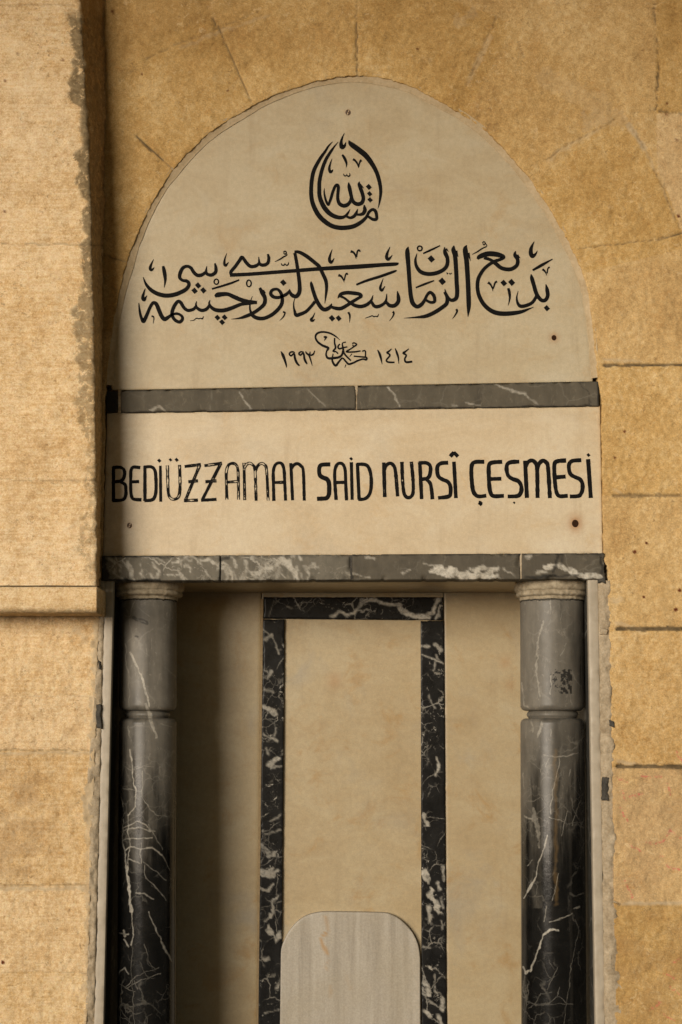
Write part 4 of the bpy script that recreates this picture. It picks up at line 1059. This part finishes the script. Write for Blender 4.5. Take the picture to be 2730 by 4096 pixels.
# ------------------------------------------------------------------ columns
def column(cx_t, cx_b, rad, Yc, label, veins, bloom_fn, cap_r, blacks, ochres, seed):
    top, bot = at(cx_t, 2385, Yc), at(cx_b, 4096, Yc)
    base = ext_down(top, bot, 0.0)
    th = thing('marble_column', base, label, 'column', 'marble columns flanking the niche')
    zc_ = at(cx_t, 2322, Yc - rad)[2]; zs = at(cx_t, 2392, Yc - rad)[2]; zg0 = at(cx_t, 2842, Yc - rad)[2]; zg1 = at(cx_t, 2873, Yc - rad)[2]
    nA = 240
    a = np.linspace(0, 2 * np.pi, nA, endpoint=False)
    a = a - .6 * np.sin(a)                # closer spacing on the side that faces out
    def lathe(name, prof, mat, parent, attr=None, wob=0.0, lim=None):
        Z = np.array([p[0] for p in prof]); Rr = np.array([p[1] for p in prof])
        t = (Z - top[2]) / (bot[2] - top[2])
        axx = top[0] + t * (bot[0] - top[0])
        P = np.zeros((len(Z), nA, 3))
        r = Rr[:, None] + wob * fbm(a[None] * 6 + Z[:, None] * 0, Z[:, None] * 60 + a[None] * 0, seed)
        P[..., 0] = axx[:, None] + r * np.sin(a)[None]
        P[..., 1] = Yc - r * np.cos(a)[None]
        P[..., 2] = Z[:, None]
        if lim is not None:
            P[..., 2] += lim * fbm(a[None] * 9 + 0 * Z[:, None], a[None] * 0 + Z[:, None] * 0, seed + 2)
        X, Y = proj(P)
        at_ = {k: f(X, Y) for k, f in (attr or {}).items()}
        return mesh_obj(name, P, grid_faces(len(Z), nA, wrap=True, flip=True), mat, parent, at_)
    rr = .013
    up = [(zs - .004, 0.01), (zs - .0035, rad * .985), (zs - .006, rad)] + [(z, rad) for z in np.linspace(zs - .008, zg0 + rr, 200)]
    up += [(zg0 + rr * (1 - math.sin(q)), rad - rr * (1 - math.cos(q))) for q in np.linspace(0, math.pi / 2, 9)[1:]] + [(zg0, rad * .5)]
    lo = [(zg1, rad * .5)] + [(zg1 - rr * (1 - math.cos(q)), rad - rr * (1 - math.sin(q))) for q in np.linspace(0, math.pi / 2, 9)] + [(z, rad) for z in np.linspace(zg1 - rr - .002, bot[2] - .05, 620)] + [(z, rad) for z in np.linspace(bot[2] - .06, 0, 30)]
    veins = [(p, w * .62, st * .8, wb) for p, w, st, wb in veins]
    at_ = {'vein': veins_f(veins, 2.2), 'bloom': bloom_fn, 'black': blacks, 'ochre': ochres}
    lathe('shaft', up, M_COLUMN, th, at_)
    lathe('shaft', lo, M_COLUMN, th, at_)
    nk = [(zg0 + .001, rad - rr * 1.55)] + [(lerp(zg0 - .001, zg1 + .001, q), rad - rr * (1.5 - .35 * math.sin(math.pi * q))) for q in np.linspace(0, 1, 7)] + [(zg1 - .001, rad - rr * 1.55)]
    lathe('neck_ring', nk, M_COLUMN, th, {'vein': veins_f(veins, 3), 'bloom': const(.75), 'black': const(0), 'ochre': const(0)})
    H = zc_ - zs
    cp = [(zc_ + .004, .02), (zc_ + .004, cap_r * .96), (zc_ - H * .06, cap_r * .985), (zc_ - H * .16, cap_r), (zc_ - H * .36, cap_r * 1.0), (zc_ - H * .46, cap_r * .98), (zc_ - H * .52, cap_r * .945), (zc_ - H * .56, cap_r * .935), (zc_ - H * .60, cap_r * .955), (zc_ - H * .72, cap_r * .96),
          (zc_ - H * .80, cap_r * .93), (zc_ - H * .86, rad * 1.02), (zc_ - H * .93, rad * 1.035), (zs - .001, rad * 1.03), (zs - .001, .02)]
    cp = [p for i in range(len(cp) - 1) for p in [(lerp(cp[i][0], cp[i + 1][0], q), lerp(cp[i][1], cp[i + 1][1], q)) for q in (0, .5)]] + [cp[-1]]
    cap = lathe('capital', cp, M_CAPITAL, th, None, .0008, .0006)
    # ragged dark joint under the capital
    lathe('joint', [(zs + .003, rad * .9), (zs + .0022, rad * 1.004), (zs - .0035, rad * 1.006), (zs - .005, rad * .95)], M_DARK, th, None, .0010, .0022)
    return th

kz = 830 / 1568
def Z5(pts, w, s=.8, wob=4): return ([(300 + x * kz, 3000 + y * kz) for x, y in pts], w * kz, s, wob)
def Z3(pts, w, s=.8, wob=4): return ([(330 + x * .5102, 2150 + y * .5102) for x, y in pts], w * .5102, s, wob)
def Z4(pts, w, s=.8, wob=4): return ([(1900 + x * kz, 2150 + y * kz) for x, y in pts], w * kz, s, wob)
def Z6(pts, w, s=.8, wob=4): return ([(1900 + x * kz, 3000 + y * kz) for x, y in pts], w * kz, s, wob)
vl = [Z3([(370, 900), (430, 1010), (480, 1130), (510, 1260), (520, 1330)], 22, .75), Z3([(330, 830), (345, 950), (360, 1060)], 10, .55), Z3([(410, 510), (370, 620), (330, 600)], 10, .5), Z3([(440, 550), (520, 620)], 6, .35), Z3([(500, 1300), (545, 1450), (580, 1568)], 36, .6), Z3([(360, 1040), (370, 1330)], 8, .4), Z3([(550, 780), (550, 880)], 6, .3), Z3([(620, 1460), (700, 1490)], 12, .35), Z3([(360, 1480), (370, 1568)], 10, .5), Z3([(430, 640), (490, 670)], 12, .6),
      Z5([(415, 0), (435, 150), (455, 300), (460, 430), (400, 490)], 12, .75), Z5([(345, 290), (360, 430)], 12, .55), Z5([(345, 290), (440, 300), (500, 320)], 7, .5), Z5([(360, 110), (430, 150), (520, 120), (600, 122)], 5, .45), Z5([(510, 170), (515, 350), (550, 430), (610, 490), (700, 505)], 8, .55), Z5([(365, 590), (470, 540), (540, 560), (570, 600)], 12, .6), Z5([(370, 610), (430, 585), (500, 590), (600, 620)], 11, .6), Z5([(365, 685), (430, 672), (500, 670), (580, 665)], 13, .7), Z5([(380, 760), (420, 735), (500, 745), (590, 740), (660, 790)], 14, .7), Z5([(400, 490), (405, 620), (415, 700), (410, 800), (400, 900)], 10, .65), Z5([(365, 530), (360, 680), (375, 790)], 9, .6),
      Z5([(385, 790), (395, 900)], 16, .75), Z5([(392, 880), (405, 1000), (415, 1100), (425, 1220)], 28, .85), Z5([(425, 1220), (440, 1330), (440, 1420), (420, 1480)], 11, .65), Z5([(410, 820), (490, 860)], 9, .55), Z5([(520, 850), (600, 910), (690, 990)], 7, .5), Z5([(525, 870), (540, 980), (600, 1020), (690, 1140)], 7, .5), Z5([(560, 560), (620, 680), (660, 750)], 7, .5), Z5([(660, 790), (715, 910)], 7, .45), Z5([(500, 700), (500, 850)], 10, .45), Z5([(460, 1080), (520, 1080), (590, 1125)], 16, .45), Z5([(555, 1230), (600, 1320), (640, 1420), (690, 1520), (730, 1590)], 14, .5), Z5([(310, 1380), (410, 1385)], 18, .75), Z5([(375, 1360), (380, 1400)], 26, .8), Z5([(370, 1430), (405, 1490)], 13, .55), Z5([(530, 1460), (550, 1590), (610, 1650)], 5, .35), Z5([(340, 1680), (370, 1640), (400, 1695)], 10, .55), Z5([(390, 1790), (480, 1700), (630, 1650)], 6, .4), Z5([(390, 1800), (500, 1740), (650, 1680)], 6, .4), Z5([(320, 1760), (390, 1800), (460, 1830)], 5, .35), Z5([(430, 1480), (430, 1700), (445, 1900), (445, 2071)], 5, .28), Z5([(450, 1740), (475, 1810)], 6, .35), Z5([(330, 2010), (430, 2060)], 5, .3), Z5([(480, 1880), (590, 1930), (650, 1990)], 4, .25)]
vr = [Z4([(570, 440), (570, 580)], 8, .5), Z4([(520, 640), (480, 800), (470, 1000), (480, 1200)], 22, .45, 8), Z4([(355, 1100), (370, 1260), (400, 1280)], 14, .6), Z4([(510, 1390), (480, 1511)], 24, .55), Z4([(660, 560), (650, 620)], 8, .35), Z4([(690, 800), (650, 890)], 10, .3), Z4([(580, 1040), (570, 1180)], 10, .45), Z4([(430, 1390), (440, 1470)], 12, .45), Z4([(730, 1200), (730, 1260)], 8, .35), Z4([(575, 1450), (580, 1500)], 6, .5),
      Z6([(520, 35), (600, 55), (700, 45), (780, 25)], 13, .45), Z6([(565, 60), (540, 125)], 8, .55), Z6([(640, 60), (620, 200), (590, 320), (575, 430), (575, 480)], 9, .6), Z6([(725, 150), (715, 200)], 6, .45), Z6([(370, 170), (375, 290)], 8, .55), Z6([(370, 490), (420, 520)], 14, .6), Z6([(500, 150), (503, 190)], 6, .4), Z6([(395, 380), (450, 385), (490, 355)], 6, .4), Z6([(430, 440), (470, 580), (490, 740)], 36, .35, 8), Z6([(545, 640), (520, 750), (485, 850), (465, 960), (400, 1060), (370, 1120)], 14, .8), Z6([(430, 1000), (395, 1060)], 26, .75), Z6([(700, 460), (680, 560), (660, 650)], 8, .5), Z6([(755, 490), (740, 570)], 8, .4), Z6([(570, 510), (680, 545)], 9, .45), Z6([(400, 870), (440, 830)], 8, .5), Z6([(635, 930), (615, 1050), (585, 1140)], 10, .5), Z6([(540, 1180), (520, 1300)], 8, .5), Z6([(570, 1300), (650, 1280), (730, 1235)], 14, .6), Z6([(750, 1200), (790, 1190)], 20, .4), Z6([(620, 1355), (570, 1365), (525, 1395)], 34, .95, 5), Z6([(520, 1400), (490, 1500), (450, 1590), (425, 1670)], 20, .8, 5), Z6([(425, 1665), (385, 1690), (370, 1640)], 16, .75), Z6([(385, 1680), (400, 1665)], 28, .8), Z6([(790, 1330), (750, 1500), (720, 1700), (700, 1900), (680, 2071)], 6, .35), Z6([(625, 1650), (550, 1810)], 5, .35), Z6([(410, 1960), (470, 1900), (500, 1840), (580, 1835)], 6, .3), Z6([(560, 1920), (630, 1860), (700, 1910)], 6, .35), Z6([(635, 1790), (625, 1860)], 5, .3), Z6([(470, 1925), (740, 1920)], 5, .25)]
def bloomL(X, Y):
    f = np.interp(Y, [2380, 2860, 3000, 3200, 3450, 3700], [.95, .9, .66, .28, .06, .0])
    return np.clip(f + .25 * fbm(X / 60, Y / 260, 61) * (f > .05), 0, 1)
def bloomShadeR(X, Y):
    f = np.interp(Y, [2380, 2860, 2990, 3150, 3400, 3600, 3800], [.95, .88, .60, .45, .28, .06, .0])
    s = np.interp(X, [2080, 2150, 2230, 2330], [1.25, 1.1, .75, .55])  # less bloom to the right paints in the column's shaded side
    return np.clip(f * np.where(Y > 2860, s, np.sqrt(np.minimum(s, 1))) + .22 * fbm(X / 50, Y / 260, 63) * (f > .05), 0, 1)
def stickR(X, Y):
    zx, zy = (X - 1900) / kz, (Y - 2150) / kz
    a = (zx > 570) & (zx < 735) & (zy > 995) & (zy < 1180)
    n = 1.3 * fbm(X / 9, Y / 9, 66) + .9 * (zx > 650) * (zy > 1030) + .3 * (zy < 1040)
    return np.clip((n - .35) * 2.5, 0, 1) * a * .9
def spotL(X, Y): return lines_attr(X, Y, [Z3([(415, 625), (500, 672)], 26, .6, 5), Z3([(420, 775), (436, 778)], 18, .7, 2)], 4)
column(594, 588, .0700, .105, 'grey-topped black marble column with branching white veins at the niche left', vl, bloomL, .0880, spotL, const(0), 71)
column(2208, 2216, .0775, .105, 'grey-topped black marble column with peeled sticker residue at the niche right', vr, bloomShadeR, .0920, stickR,
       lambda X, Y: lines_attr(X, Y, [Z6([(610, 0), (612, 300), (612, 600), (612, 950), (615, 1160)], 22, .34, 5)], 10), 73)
